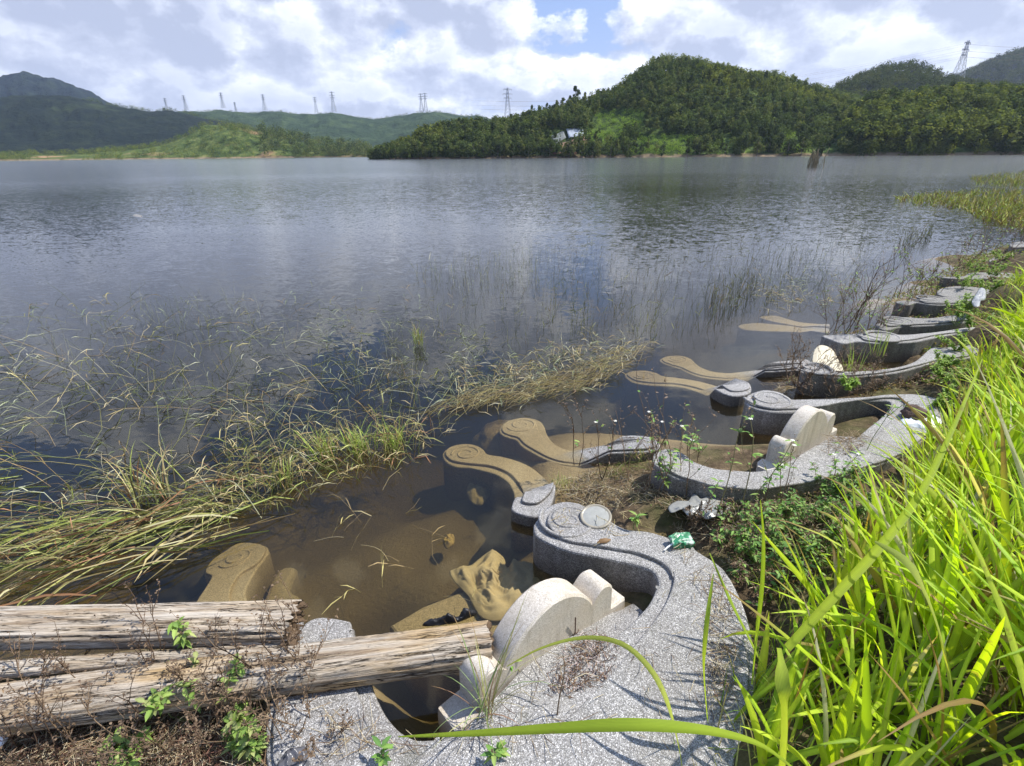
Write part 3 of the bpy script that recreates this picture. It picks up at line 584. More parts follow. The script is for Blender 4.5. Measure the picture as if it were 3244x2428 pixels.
wall_part(t3, Hc([(310, 935), (400, 922), (560, 915), (720, 908), (900, 908), (1100, 922), (1400, 893), (1720, 850), (1760, 885), (1400, 945), (1200, 988), (950, 1003), (800, 1003), (650, 985), (520, 1003), (400, 975)]), .21, M_PEB,
          Hc([(680, 945), (740, 922), (880, 916), (1090, 932), (1400, 903), (1710, 862), (1720, 880), (1400, 918), (1190, 960), (960, 982), (820, 980), (720, 968)]), spir=(Hc([(850, 945)])[0], .22))
u3 = empty('fallen_headstone', P(*Hc([(400, 1150)])[0], 0), 'cream rounded headstone tipped back in the basin beyond the weeds', 'headstone')
pts = onto(Hc([(215, 1130), (215, 1085), (250, 1052), (320, 1045), (420, 1062), (500, 1110), (560, 1150), (600, 1240), (480, 1260), (330, 1230), (230, 1170)]), .22)
slab('slab', smoothpoly(pts, True, 4), .2, -.1, simple('cream_stone', (.56, .50, .36), .6, 30, .15), u3, .05, along(None, P(*Hc([(250, 1060)])[0], .22), P(*Hc([(560, 1200)])[0], .22), .26, .06))
slab('altar_slab', smoothpoly(onto(Hc([(560, 1115), (700, 1145), (800, 1175), (880, 1222), (700, 1250), (560, 1250)]), -.03), True, 3), -.04, -.7, simple('ochre_slab', (.50, .34, .12), .7, 12, .3), t3, .02)

# --- fourth, fifth and farther tombs
t4 = empty('tomb', P(2850, 1050, 0), 'fourth tomb along the shore, low grey walls with weeds on top', 'tomb', 'half drowned tombs along the lake shore')
wall_part(t4, Hc([(820, 835), (860, 790), (950, 762), (1100, 756), (1300, 768), (1650, 728), (1720, 760), (1680, 800), (1400, 832), (1200, 842), (1050, 850), (900, 880)]), .2, M_PEB2,
          Hc([(890, 815), (930, 785), (1010, 772), (1120, 770), (1300, 784), (1640, 744), (1660, 780), (1400, 812), (1200, 822), (1050, 832), (950, 838)]), spir=(Hc([(1000, 800)])[0], .2))
wall_part(t4, Hc([(1045, 862), (1200, 845), (1450, 830), (1700, 800), (1720, 820), (1450, 862), (1250, 885), (1060, 895)]), .12, M_PEB2, name='footing_kerb')
wall_part(t4, Hc([(1000, 612), (1100, 600), (1185, 598), (1210, 575), (1300, 562), (1500, 566), (1780, 560), (1800, 600), (1500, 642), (1320, 640), (1200, 622), (1150, 640), (1080, 640)]), .2, M_PEB2,
          Hc([(1230, 590), (1300, 574), (1500, 577), (1770, 570), (1780, 592), (1500, 625), (1330, 624), (1260, 612)]), spir=(Hc([(1320, 595)])[0], .24))
arm(t4, 'lower_arm', crop(2100, 600, 1.9336)([(470, 792), (510, 780), (580, 778), (660, 790), (780, 812), (900, 840), (1010, 850), (1010, 880), (880, 862), (740, 845), (600, 830), (500, 812)]), 0.0, .0, -.1, (2600, 1040), (2370, 1010), M_PEB)
arm(t4, 'lower_arm', crop(2100, 600, 1.9336)([(600, 742), (640, 732), (700, 732), (760, 755), (850, 790), (1000, 815), (1010, 840), (860, 825), (740, 795), (660, 770)]), 0.0, .0, -.1, (2600, 1040), (2430, 980), M_PEB)
t5 = empty('tomb', P(3050, 920, 0), 'fifth tomb along the shore, weathered scroll walls below the green bank', 'tomb', 'half drowned tombs along the lake shore')
wall_part(t5, Hc([(1390, 530), (1440, 485), (1600, 465), (1750, 475), (1900, 500), (1960, 540), (1700, 560), (1570, 572), (1450, 560)]), .18, M_PEB2)
wall_part(t5, Hc([(1430, 382), (1560, 375), (1650, 370), (1690, 345), (1850, 335), (2100, 345), (2110, 395), (1800, 402), (1640, 398), (1550, 396)]), .18, M_PEB2)
t6 = empty('tomb', P(3200, 830, 0), 'farthest tomb, a broken grey wall end at the right edge', 'tomb', 'half drowned tombs along the lake shore')
wall_part(t6, Hc([(1880, 225), (1960, 190), (2100, 180), (2300, 190), (2320, 240), (2150, 250), (1980, 262)]), .2, M_PEB2)
wall_part(t6, Hc([(2080, 70), (2150, 50), (2300, 48), (2320, 90), (2180, 98), (2100, 96)]), .2, M_PEB2)

# ------------------------------------------------------------------ driftwood
def log(name, a, b, ra, rb, m, label, seed, flat=.75, ragged=.04, group=None):
    a = np.array(a, float); b = np.array(b, float); L = np.linalg.norm(b - a); t = (b - a) / L
    e = empty(name, a, label, 'driftwood', group)
    s = np.cross(t, [0, 0, 1]); s /= np.linalg.norm(s); u = np.cross(s, t)
    nl, nr = int(L / .012), 88; V = []
    prof = [1 + .10 * noise.noise(Vector((math.cos(k * .0714) * 1.2, math.sin(k * .0714) * 1.2, seed))) + .05 * noise.noise(Vector((math.cos(k * .0714) * 5, math.sin(k * .0714) * 5, seed))) for k in range(nr)]
    for i in range(nl + 1):
        f = i / nl; r = ra + (rb - ra) * f; l = f * L
        for k in range(nr):
            th = 2 * math.pi * k / nr; c_, s_ = math.cos(th), math.sin(th)
            g_ = noise.noise(Vector((l * 1.6, c_ * 9, s_ * 9 + seed))) * .045 + noise.noise(Vector((l * 3.5, c_ * 26, s_ * 26 + seed))) * .030
            g_ += noise.noise(Vector((l * 14, c_ * 30, s_ * 30 - seed))) * .010
            crack = abs(noise.noise(Vector((l * .9, c_ * 4.2, s_ * 4.2 + 7 * seed))))
            if crack < .045: g_ -= (.045 - crack) * 4.2
            rr = r * (prof[k] + g_ * (1.3))
            sup = (abs(c_) ** 3 + abs(s_) ** 3) ** (-1 / 3.0) * .93
            end = 0
            jag = ragged * (noise.noise(Vector((c_ * 5, s_ * 5, seed + 3))) + .6 * noise.noise(Vector((c_ * 17, s_ * 17, seed))))
            ll = l + jag * max(0, 1 - (1 - f) * L / .12) if f > .5 else l
            V.append(a + t * ll + s * (c_ * rr * sup) + u * (s_ * rr * flat * sup))
    F = [(i * nr + k, i * nr + (k + 1) % nr, (i + 1) * nr + (k + 1) % nr, (i + 1) * nr + k) for i in range(nl) for k in range(nr)]
    o = mesh('trunk', V, F, m, None, True); keep(o, e)
    for f, base in ((0.0, 0), (1.0, nl * nr)):   # rotten end grain
        V2, F2 = [], []; rings = 9
        for q in range(rings + 1):
            for k in range(nr):
                p = V[base + k]; cc = a + t * (L * f); w_ = q / rings
                pp = p * (1 - w_) + cc * w_ - t * ((1 if f else -1) * (.03 * w_ + .035 * noise.noise(Vector((p[0] * 30 * (1 - w_), p[1] * 30, p[2] * 30 * (1 - w_) + q))) * (q > 0)))
                V2.append(pp)
        F2 = [(q * nr + k, q * nr + (k + 1) % nr, (q + 1) * nr + (k + 1) % nr, (q + 1) * nr + k) for q in range(rings) for k in range(nr)]
        keep(mesh('end_grain', V2, F2, M_ROT, None, True), e)
    return e
M_ROT = simple('rotten_wood', (.13, .085, .05), .95, 45, .6, .9, .01)
ax2 = PV(1065, 1385, .30) - PV(-300, 1570, .30); ax1 = PV(640, 1345, .34) - PV(-300, 1365, .34)
log('driftwood_log', PV(-300, 1572, .285), PV(1058, 1390, .255), .088, .092, wood_mat('driftwood_yellow', ax2, .75), 'long squared driftwood beam reaching to the white headstone, yellowish at its right end', 3, .72, .015)
log('driftwood_log', PV(-300, 1362, .33), PV(638, 1345, .33), .088, .094, wood_mat('driftwood_grey', ax1, .25), 'thick bleached driftwood log with a dark rotten end, behind the longer beam', 8, .62, .06)
log('driftwood_plank', PV(-300, 1470, .32), PV(600, 1400, .31), .042, .020, wood_mat('driftwood_split', ax1, .35), 'thin split timber strip wedged between the two driftwood logs', 5, .55, .05)
# support under the beams at the left, in the weeds
log('driftwood_stub', PV(-120, 1600, .22), PV(-60, 1330, .20), .07, .07, wood_mat('driftwood_stub', (0, 1, 0), .3), 'dark timber stub lying crosswise under the logs at the left edge', 12, .8, .03)

# ------------------------------------------------------------------ litter and small things
def crumple(name, pix, z, hgt, m, seed, nx_=26, label=None, cat=None, freq=7, sharp=1.0, group=None, parent=None):
    "a crumpled sheet: folded grid clipped to an outline"
    poly = smoothpoly(onto(pix, z), True, 3); xs = [p[0] for p in poly]; ys = [p[1] for p in poly]
    def inside(x, y):
        c_ = False; j = len(poly) - 1
        for i in range(len(poly)):
            if (poly[i][1] > y) != (poly[j][1] > y) and x < (poly[j][0] - poly[i][0]) * (y - poly[i][1]) / (poly[j][1] - poly[i][1]) + poly[i][0]: c_ = not c_
            j = i
        return c_
    cx_, cy_ = sum(xs) / len(xs), sum(ys) / len(ys); nth = 56; V = [];
    bd = resample(poly + [poly[0]], nth + 1)[:-1]
    for r in range(nx_ + 1):
        for k in range(nth):
            f = r / nx_; x = cx_ + (bd[k][0] - cx_) * f; y = cy_ + (bd[k][1] - cy_) * f
            n1 = noise.noise(Vector((x * freq, y * freq, seed))); n2 = noise.noise(Vector((x * freq * 2.3, y * freq * 2.3, seed + 4)))
            rid = (1 - abs(n1) * 2.2) * .6 + (1 - abs(n2) * 2.2) * .35
            n3 = noise.noise(Vector((x * freq * 4.5, y * freq * 4.5 + n1 * 3, seed + 8))); rid += (1 - abs(n3) * 2.6) * .22
            V.append((x + .12 * hgt * n2, y + .12 * hgt * n1, z + hgt * rid * sharp * (1 - f ** 5) - .3 * hgt * f ** 3))
    F = [(r * nth + k, r * nth + (k + 1) % nth, (r + 1) * nth + (k + 1) % nth, (r + 1) * nth + k) for r in range(nx_) for k in range(nth)]
    o = mesh(name, V, F, m, None, True)
    sd = o.modifiers.new('thickness', 'SOLIDIFY'); sd.thickness = .004
    if label: tag(o, label, cat, group)
    return o
crumple('cloth_sack', B_([(385, 118), (520, 80), (600, 20), (680, -30), (770, 30), (790, 110), (860, 60), (930, 45), (1050, 110), (1170, 200), (1100, 330), (900, 430), (720, 470), (600, 440), (520, 300), (440, 220)]), -.10, .055,
        simple('sodden_cloth', (.46, .36, .19), .9, 14, .2, .5), 2, 46, 'large crumpled tan sack sunk beside the nearest headstone', 'sack', 7.5)
crumple('sunken_bag', A_([(400, 740), (450, 700), (540, 740), (560, 800), (500, 880), (430, 860), (395, 800)]), -.26, .04, simple('murky_bag', (.42, .34, .2), .9, 20, .3), 9, 14, 'tan rag showing dimly under the water beside the nearest tomb\'s right arm', 'rag', 9)
crumple('sunken_bag', A_([(225, 1130), (260, 1095), (310, 1100), (300, 1160), (250, 1185)]), -.20, .03, simple('ochre_rag', (.50, .36, .14), .9, 20, .3), 19, 12, 'small ochre scrap under the water above the tan sack', 'rag', 12)
crumple('black_rag', B_([(190, 500), (250, 470), (340, 480), (400, 470), (480, 425), (560, 395), (578, 420), (520, 450), (400, 490), (250, 510)]), .02, .035, simple('black_plastic', (.012, .012, .014), .35, 60, .3, .5), 31, 12, 'small black plastic rag caught above the yellowish beam', 'rag', 9)
crumple('plastic_sheet', A_([(1810, 890), (1880, 850), (1940, 860), (1990, 795), (2030, 840), (2090, 820), (2180, 840), (2250, 900), (2215, 930), (2240, 980), (2150, 960), (2080, 985), (2010, 940), (1950, 960), (1900, 915), (1830, 940)]), .13, .014, simple('clear_plastic', (.27, .27, .25), .25, 30, .2, .3), 41, 20, 'dirty pale plastic sheet lying in the weeds between the two nearest tombs', 'plastic sheet', 12)
crumple('plastic_bag', G_([(1600, 560), (1680, 550), (1780, 565), (1860, 530), (1930, 560), (1900, 640), (1820, 640), (1700, 615), (1620, 600)]), .225, .03, simple('white_bag', (.80, .82, .84), .4, 30, .1, .3), 43, 16, 'torn white plastic bag on the second tomb under a brown stone', 'plastic bag', 15)
crumple('plastic_bag', Vw([(2100, 648), (2108, 634), (2119, 620), (2130, 626), (2130, 645), (2118, 650), (2116, 662), (2103, 660)]), .42, .03, simple('white_bag_far', (.30, .31, .31), .4, 30, .1, .3), 47, 12, 'pale plastic bag snagged in the green bank near the fifth tomb', 'plastic bag', 8)
crumple('plastic_wrapper', crop(0, 1800, 2.212)([(-60, 1200), (40, 1060), (120, 1010), (165, 1040), (120, 1120), (60, 1180), (0, 1240)]), .2, .03, simple('white_wrapper', (.80, .80, .80), .35, 30, .1, .3), 53, 14, 'crumpled white wrapper at the lower left corner in the weeds', 'wrapper', 14)
crumple('dark_plastic', crop(0, 1800, 2.212)([(1930, 1389), (1990, 1290), (2080, 1240), (2165, 1260), (2170, 1400), (2100, 1500), (1950, 1500)]), .22, .03, simple('grey_foil', (.09, .09, .10), .25, 30, .2, .3), 59, 14, 'dark grey plastic scrap at the bottom beside the concrete', 'plastic sheet', 12)
# rock on the second tomb
def rock(label, c, r, m, seed, sq=(1, 1, .7)):
    bm = bmesh.new(); bmesh.ops.create_icosphere(bm, subdivisions=4, radius=1)
    for v in bm.verts:
        n0 = v.co.copy(); k = 1 + .28 * noise.noise(n0 * 1.4 + Vector((seed, 0, 0))) + .12 * noise.noise(n0 * 4 + Vector((0, seed, 0)))
        v.co = Vector((n0.x * sq[0], n0.y * sq[1], n0.z * sq[2])) * (k * r)
    me = bpy.data.meshes.new('rock'); bm.to_mesh(me); bm.free(); me.materials.append(m)
    for p_ in me.polygons: p_.use_smooth = True
    o = bpy.data.objects.new('rock', me); C.objects.link(o); o.location = c; return tag(o, label, 'rock')
rock('brown lump of stone sitting on the white bag on the second tomb', tuple(P(*G_([(1710, 515)])[0], .26)), .075, simple('brown_stone', (.10, .065, .05), .9, 30, .5, .9, .01), 4)
rock('drowned brown boulder between the two scroll ended arms', tuple(PV(1095, 950, -.30)), .27, simple('drowned_stone', (.30, .22, .11), .9, 8, .35, .8, .02), 9, (1.1, 1.0, .45))
rock('drowned brown boulder left of the nearest tomb\'s lower left arm', tuple(PV(395, 1240, -.33)), .25, M_BED, 14, (1., .8, .5))
# juice carton
def carton():
    c = P(*A_([(1900, 1125)])[0], ZT + .05); e = empty('drink_carton', c, 'green and white crushed drink carton with a straw on the nearest tomb', 'drink carton')
    m, n, o = mat('carton_print'); p = objco(n); wv = n.new('ShaderNodeTexNoise', {'Vector': p, 'Scale': 34.0, 'Detail': 2.0})
    pbsdf(n, o, n.ramp(wv.outputs['Fac'], [(.42, (.02, .14, .06)), (.54, (.04, .25, .12)), (.62, (.42, .48, .43))]), .3)
    bm = bmesh.new(); bmesh.ops.create_cube(bm, size=1); bmesh.ops.subdivide_edges(bm, edges=bm.edges[:], cuts=5, use_grid_fill=True)
    for v in bm.verts:
        v.co.x *= .115; v.co.y *= .06; v.co.z *= .045
        k = abs(v.co.x) / .0575; v.co.z *= 1 - .35 * k * k
        v.co += Vector((1, 1, 1)) * .009 * noise.noise(v.co * 40); v.co.z += .008 * noise.noise(v.co * 22)
    me = bpy.data.meshes.new('carton_body'); bm.to_mesh(me); bm.free(); me.materials.append(m)
    o = bpy.data.objects.new('carton_body', me); C.objects.link(o); o.parent = e; e.rotation_euler = (.1, .12, .25)
    e.location = c + np.array([0, 0, -.012])
    T = Tubes(); T.tube([(-.05, -.01, 0), (-.085, -.02, -.012), (-.105, -.03, -.02)], .0045, (.8, .8, .8), 6); T.tube([(-.05, -.012, .012), (.02, -.015, .03), (.05, -.01, .02)], .0016, (.8, .8, .8), 4)
    so_ = T.build('straw', simple('white_straw', (.8, .8, .78), .4), None); so_.parent = e
carton()
# plastic lid with a raised rim
def lid():
    c = P(*A_([(1300, 965)])[0], ZT + .035); e = empty('plastic_disc', c, 'round clear plastic disc lying on the scroll end of the nearest tomb', 'plastic disc')
    V, F = [], []; nt_ = 40
    prof = [(0, .004), (.03, .006), (.055, .004), (.068, .002), (.073, .005), (.078, .006), (.082, .004), (.084, 0)]
    for r, z in prof:
        for k in range(nt_): a = 2 * math.pi * k / nt_; V.append((r * math.cos(a), r * math.sin(a), z))
    for i in range(len(prof) - 1):
        for k in range(nt_): F.append((i * nt_ + k, i * nt_ + (k + 1) % nt_, (i + 1) * nt_ + (k + 1) % nt_, (i + 1) * nt_ + k))
    def rim(): return F[:nt_ * 3], F[nt_ * 3:]
    a_, b_ = rim()
    o1 = mesh('film', V, a_, simple('milky_plastic', (.33, .33, .30), .3, 40, .25), None, True); o1.parent = e
    o2 = mesh('rim', V, b_, simple('brown_rim', (.30, .27, .21), .35, 30, .3), None, True); o2.parent = e
    e.rotation_euler = (.18, -.08, 0)
lid()
# brown dry leaf, twisted wire, spoon-shaped white float
T = Tubes(); p0 = P(*A_([(1355, 1138)])[0], ZT + .03); T.blade([p0 + np.array([-.035, -.01, 0]), p0 + np.array([-.01, 0, .012]), p0 + np.array([.015, .004, .010]), p0 + np.array([.04, .012, 0])], [.006, .03, .028, .004], (0, 1, .2), (.22, .13, .06), .9)
tag(T.build('dead_leaf', M_WEED), 'curled brown dead leaf on the nearest tomb\'s rim', 'leaf')
T = Tubes(); b = B_([(1268, 460), (1266, 560), (1255, 582), (1235, 575), (1225, 560), (1190, 565), (1195, 610), (1200, 640)]); hz_ = [.27, .17, .155, .155, .16, .18, .15, .13]
T.tube([P(x, y, z) for (x, y), z in zip(b, hz_)], .0028, (.1, .06, .05), 6); T.tube([P(x, y, .16) for x, y in B_([(1266, 570), (1285, 560), (1292, 545), (1280, 535), (1262, 545)])], .0018, (.1, .06, .05), 5)
tag(T.build('bent_wire', M_RUST), 'rusty bent wire standing behind the nearest headstone', 'wire')
slab('plastic_spoon', [np.array([p[0], p[1]]) for p in smoothpoly(onto(crop(0, 1800, 2.212)([(270, 295), (300, 288), (340, 275), (372, 278), (378, 290), (350, 305), (310, 308), (290, 305)]), .05), True, 4)], .05, .04, simple('white_plastic', (.8, .8, .78), .4), None, .004)
tag(bpy.data.objects['plastic_spoon'], 'white plastic scrap floating behind the bleached log', 'plastic scrap')
slab('floating_scrap', [p[:2] for p in smoothpoly(onto(Vw([(286, 466), (292, 463), (305, 465), (306, 469), (294, 468)]), .01), True, 3)], .012, -.02, simple('foam', (.25, .24, .22), .6), None, .02)
tag(bpy.data.objects['floating_scrap'], 'tiny pale scrap floating on the open lake at the left', 'plastic scrap')

# ------------------------------------------------------------------ grass and reeds
def inpoly(poly):
    xs = [p[0] for p in poly]; ys = [p[1] for p in poly]
    while True:
        x, y = rnd.uniform(min(xs), max(xs)), rnd.uniform(min(ys), max(ys)); c_ = False; j = len(poly) - 1
        for i in range(len(poly)):
            if (poly[i][1] > y) != (poly[j][1] > y) and x < (poly[j][0] - poly[i][0]) * (y - poly[i][1]) / (poly[j][1] - poly[i][1]) + poly[i][0]: c_ = not c_
            j = i
        if c_: return x, y
GREENGREY = [(.20, .24, .13), (.30, .34, .19), (.13, .16, .08), (.42, .43, .28), (.50, .47, .32)]
OLIVE = [(.12, .14, .04), (.20, .21, .06), (.26, .26, .09), (.10, .11, .04), (.28, .20, .09)]
STRAW = [(.50, .42, .22), (.42, .33, .15), (.58, .50, .30), (.34, .25, .12), (.46, .40, .16)]
LONG = [(.28, .32, .08), (.40, .40, .14), (.18, .22, .06), (.48, .40, .20), (.32, .17, .09), (.52, .48, .28), (.13, .11, .06), (.22, .16, .08)]
def rv(s=1.0): return np.array([rnd.gauss(0, s), rnd.gauss(0, s), rnd.gauss(0, s)])
def pick(pal):
    c_ = np.array(rnd.choice(pal)); return c_ * rnd.uniform(.75, 1.25)
def reed_up(T, b, h, pal, lean=.18, r=.0016, leaf=True):
    d_ = np.array([rnd.gauss(.08, lean), rnd.gauss(0, lean), 1]); n = 5; c_ = pick(pal); bend = rv(.08)
    pts = [b + d_ * h * t + bend * h * t * t for t in np.linspace(-.12, 1, n)]
    T.tube(pts, np.linspace(r, r * .35, n), c_)
    if leaf and rnd.random() < .6:
        q = pts[rnd.randint(1, 3)]; ld = np.array([rnd.gauss(0, .6), rnd.gauss(0, .6), rnd.uniform(.3, 1.2)])
        T.blade([q, q + ld * h * .18, q + ld * h * .3 + np.array([0, 0, -.03 * h])], np.array([1.2, 1.6, .3]) * r * 2, rv(), c_ * 1.1, .2)
def reed_bent(T, b, L, pal, r=.0018, dirn=None, rise=.6):
    a = rnd.uniform(0, 2 * math.pi) if dirn is None else dirn + rnd.gauss(0, .5)
    hd = np.array([math.cos(a), math.sin(a), 0]); c_ = pick(pal); p = b - np.array([0, 0, .04]); el = rnd.uniform(.15, 1.3) * rise + .1; pts = [p]; seg = rnd.randint(3, 5)
    for i in range(seg):
        l = L / seg; p = p + (hd * math.cos(el) + np.array([0, 0, math.sin(el)])) * l; p[2] = max(p[2], .004); pts.append(p)
        el -= rnd.choice([0, .1, .5, 1.0]) * rnd.random(); a2 = rnd.choice([.08, .08, .7]) * rnd.gauss(0, 1); hd = np.array([hd[0] * math.cos(a2) - hd[1] * math.sin(a2), hd[0] * math.sin(a2) + hd[1] * math.cos(a2), 0])
        if rnd.random() < .5:
            ld = hd * rnd.uniform(.2, 1) + np.array([rnd.gauss(0, .7), rnd.gauss(0, .7), rnd.uniform(-.1, .9)]); ld /= np.linalg.norm(ld); ll = rnd.uniform(.05, .16)
            e1 = p + ld * ll * .5; e2 = p + ld * ll + np.array([0, 0, -ll * .25]); e1[2] = max(e1[2], .004); e2[2] = max(e2[2], .003)
            T.blade([p, e1, e2], np.array([.9, 1.5, .3]) * .0042, rv(), c_ * rnd.uniform(.9, 1.3), .2)
    T.tube(pts, np.linspace(r, r * .5, len(pts)), c_)
def mat_strand(T, b, L, pal, dirn, spread, zmax, r=.0018, w=0):
    a = dirn + rnd.gauss(0, spread); hd = np.array([math.cos(a), math.sin(a), 0]); z0 = rnd.uniform(.003, zmax); n = 6; cur = rnd.gauss(0, .5); c_ = pick(pal)
    pts = []; p = np.array([b[0], b[1], z0]) - hd * L / 2
    for i in range(n):
        f = i / (n - 1); pts.append(np.array([p[0], p[1], max(.003, z0 + zmax * .6 * math.sin(f * math.pi) * rnd.uniform(.2, 1.2) - .02 * (f < .1))])); aa = a + cur * (f - .5) + rnd.gauss(0, .12); p = p + np.array([math.cos(aa), math.sin(aa), 0]) * L / (n - 1)
    if w: T.blade(pts, np.array([.5, .9, 1, .9, .6, .1]) * w, (rnd.gauss(0, .4), rnd.gauss(0, .4), 1) if rnd.random() < .3 else rv(), c_, .25)
    else: T.tube(pts, np.linspace(r, r * .5, n), c_)
def dirpx(x0, y0, x1, y1):
    a, b = PV(x0, y0), PV(x1, y1); return math.atan2(b[1] - a[1], b[0] - a[0])
T = Tubes()
for poly, cnt, fn in [
    ([(60, 660), (330, 640), (520, 650), (720, 740), (960, 800), (990, 900), (700, 1010), (420, 1080), (0, 1130), (0, 850)], 330, lambda b: reed_bent(T, b, rnd.uniform(.25, .75), GREENGREY + OLIVE + STRAW, .0027)),
    ([(60, 680), (520, 645), (720, 740), (960, 800), (900, 940), (600, 900), (150, 860)], 260, lambda b: reed_up(T, b, rnd.uniform(.12, .32), OLIVE + GREENGREY, .3)),
    ([(280, 650), (520, 645), (520, 730), (300, 720)], 60, lambda b: reed_up(T, b, rnd.uniform(.15, .35), GREENGREY, .35)),
    ([(900, 590), (1155, 540), (1160, 620), (1000, 640), (900, 620)], 150, lambda b: reed_up(T, b, rnd.uniform(.15, .40), GREENGREY, .15, .0020)),
    ([(880, 580), (1160, 540), (1420, 600), (1420, 740), (1100, 760), (960, 720)], 300, lambda b: reed_up(T, b, rnd.uniform(.10, .32), OLIVE, .22, .0018)),
    ([(1150, 540), (1500, 490), (1720, 460), (1760, 560), (1650, 690), (1400, 740), (1180, 720)], 520, lambda b: reed_up(T, b, rnd.uniform(.12, .42), OLIVE, .2, .0020)),
    ([(1520, 640), (1620, 590), (1640, 640), (1540, 715)], 150, lambda b: reed_up(T, b, rnd.uniform(.15, .40), OLIVE, .15, .0022)),
    ([(1600, 560), (1960, 480), (1980, 560), (1800, 640), (1620, 660)], 260, lambda b: reed_up(T, b, rnd.uniform(.12, .40), OLIVE + GREENGREY, .25, .0020)),
    ([(1940, 520), (2010, 500), (2015, 520), (1960, 540)], 90, lambda b: reed_up(T, b, rnd.uniform(.2, .38), OLIVE, .25, .0030)),
    ([(600, 650), (900, 640), (1100, 760), (1050, 860), (800, 840), (640, 720)], 220, lambda b: reed_bent(T, b, rnd.uniform(.15, .45), GREENGREY + OLIVE, .0017, None, .9)),
    ([(930, 885), (1000, 820), (1150, 770), (1300, 730), (1395, 745), (1330, 810), (1240, 850), (1080, 870)], 330, lambda b: reed_bent(T, b, rnd.uniform(.15, .4), GREENGREY + STRAW, .0018, None, .7)),
    ([(930, 890), (1060, 850), (1200, 820), (1320, 770), (1400, 745), (1405, 765), (1320, 820), (1230, 858), (1080, 878), (950, 900)], 330, lambda b: mat_strand(T, b, rnd.uniform(.15, .5), STRAW, dirpx(950, 890, 1390, 760), .35, .07)),
    ([(500, 960), (640, 960), (920, 930), (980, 930), (880, 1000), (700, 1040), (560, 1110), (440, 1080)], 260, lambda b: reed_bent(T, b, rnd.uniform(.15, .45), OLIVE + STRAW + LONG, .0019, None, 1.)),
    ([(0, 1130), (300, 1040), (560, 1060), (600, 1110), (420, 1120), (200, 1210), (0, 1310)], 130, lambda b: reed_bent(T, b, rnd.uniform(.25, .6), LONG + OLIVE, .002, dirpx(560, 1050, 0, 1250))),
    ([(0, 1150), (420, 1085), (560, 1110), (470, 1180), (330, 1240), (180, 1310), (0, 1335)], 125, lambda b: mat_strand(T, b, rnd.uniform(.3, .85), LONG, dirpx(480, 1090, 0, 1290), .42, .06, .002, rnd.uniform(.005, .013))),
    ([(-250, 1000), (0, 1000), (0, 1300), (-250, 1320)], 120, lambda b: mat_strand(T, b, rnd.uniform(.25, .75), LONG, dirpx(480, 1090, 0, 1290), .3, .1, .002, rnd.uniform(.004, .008))),
    ([(-250, 700), (0, 700), (0, 1000), (-250, 1000)], 250, lambda b: reed_bent(T, b, rnd.uniform(.2, .55), GREENGREY, .0017)),
    ([(700, 1080), (960, 1100), (1050, 1280), (1000, 1320), (720, 1300)], 9, lambda b: mat_strand(T, b, rnd.uniform(.1, .3), STRAW, rnd.uniform(0, 3), 1, .02, .0014)),
    ([(680, 1080), (960, 1090), (1000, 1280), (760, 1290)], 7, lambda b: reed_bent(T, b, rnd.uniform(.15, .3), STRAW, .0012)),
    ([(1600, 620), (1800, 600), (1840, 640), (1700, 680)], 90, lambda b: reed_bent(T, b, rnd.uniform(.2, .4), GREENGREY + STRAW, .0018, None, 1.)),
]:
    for _ in range(cnt):
        x, y = inpoly(poly); fn(PV(x, y))
# long single stems that arch right across the water at the left
for a_, b_, hh in (((480, 1100), (390, 1010), .12), ((565, 1120), (470, 1075), .2), ((700, 1040), (560, 980), .2), ((620, 900), (690, 985), .15), ((450, 870), (560, 940), .15), ((230, 790), (330, 860), .12), ((700, 780), (760, 830), .1)):
    p, q = PV(*a_), PV(*b_)
    T.tube([p * (1 - t) + q * t + np.array([0, 0, hh * math.sin(math.pi * t)]) for t in np.linspace(0, 1, 8)], np.linspace(.003, .0012, 8), (.45, .45, .28), 4)
tag(T.build('water_grass', M_REED), 'thin grey green and straw coloured grass standing and lying in the shallow water', 'grass', kind='stuff')

def blade_arc(T, b, L, az, lean, droop, w, col, m=9, tip=.02, twist=0.0):
    "a curved grass leaf: az = direction it leans, lean = start angle from vertical, droop = added angle to the tip"
    pts = [np.array(b, float)]; th = lean; hd = np.array([math.cos(az), math.sin(az), 0])
    for i in range(m - 1):
        th = lean + droop * ((i + .5) / (m - 1)) ** 1.6; pts.append(pts[-1] + (hd * math.sin(th) + np.array([0, 0, math.cos(th)])) * L / (m - 1))
    f = np.linspace(0, 1, m); ww = w * np.clip(np.minimum(.55 + f * 2.2, 1.0) * (1 - f ** 2.6) + tip * .5, .03, 1)
    sd = np.array([-math.sin(az + twist), math.cos(az + twist), 0]); cc = np.array(col)[None, :] * (1.0 + .12 * f[:, None]) * np.ones((m, 1))
    if rnd.random() < .3: k_ = np.clip((f - rnd.uniform(.55, .85)) * 6, 0, 1)[:, None]; cc = cc * (1 - k_) + np.array([.34, .22, .10]) * k_
    T.blade(pts, ww, sd, cc, .35); return pts
T = Tubes(); wx = [(930, 250)]
for poly, cnt, hs in [([(2090, 385), (2212, 372), (2420, 372), (2420, 402), (2212, 404), (2110, 400)], 1600, (.1, .35)), ([(1925, 428), (2100, 412), (2420, 405), (2420, 500), (2212, 492), (2130, 480), (2080, 452), (1960, 440)], 3800, (.06, .24)), ([(1740, 330 + 12), (1770, 342), (1770, 345), (1742, 345)], 0, (.3, .5))]:
    for _ in range(cnt):
        x, y = inpoly(poly); b = PV(x, y); reed_up(T, b, rnd.uniform(*hs), [(.58, .60, .08), (.44, .52, .08), (.60, .52, .14), (.32, .40, .07), (.42, .30, .10)], .7, .013, False)
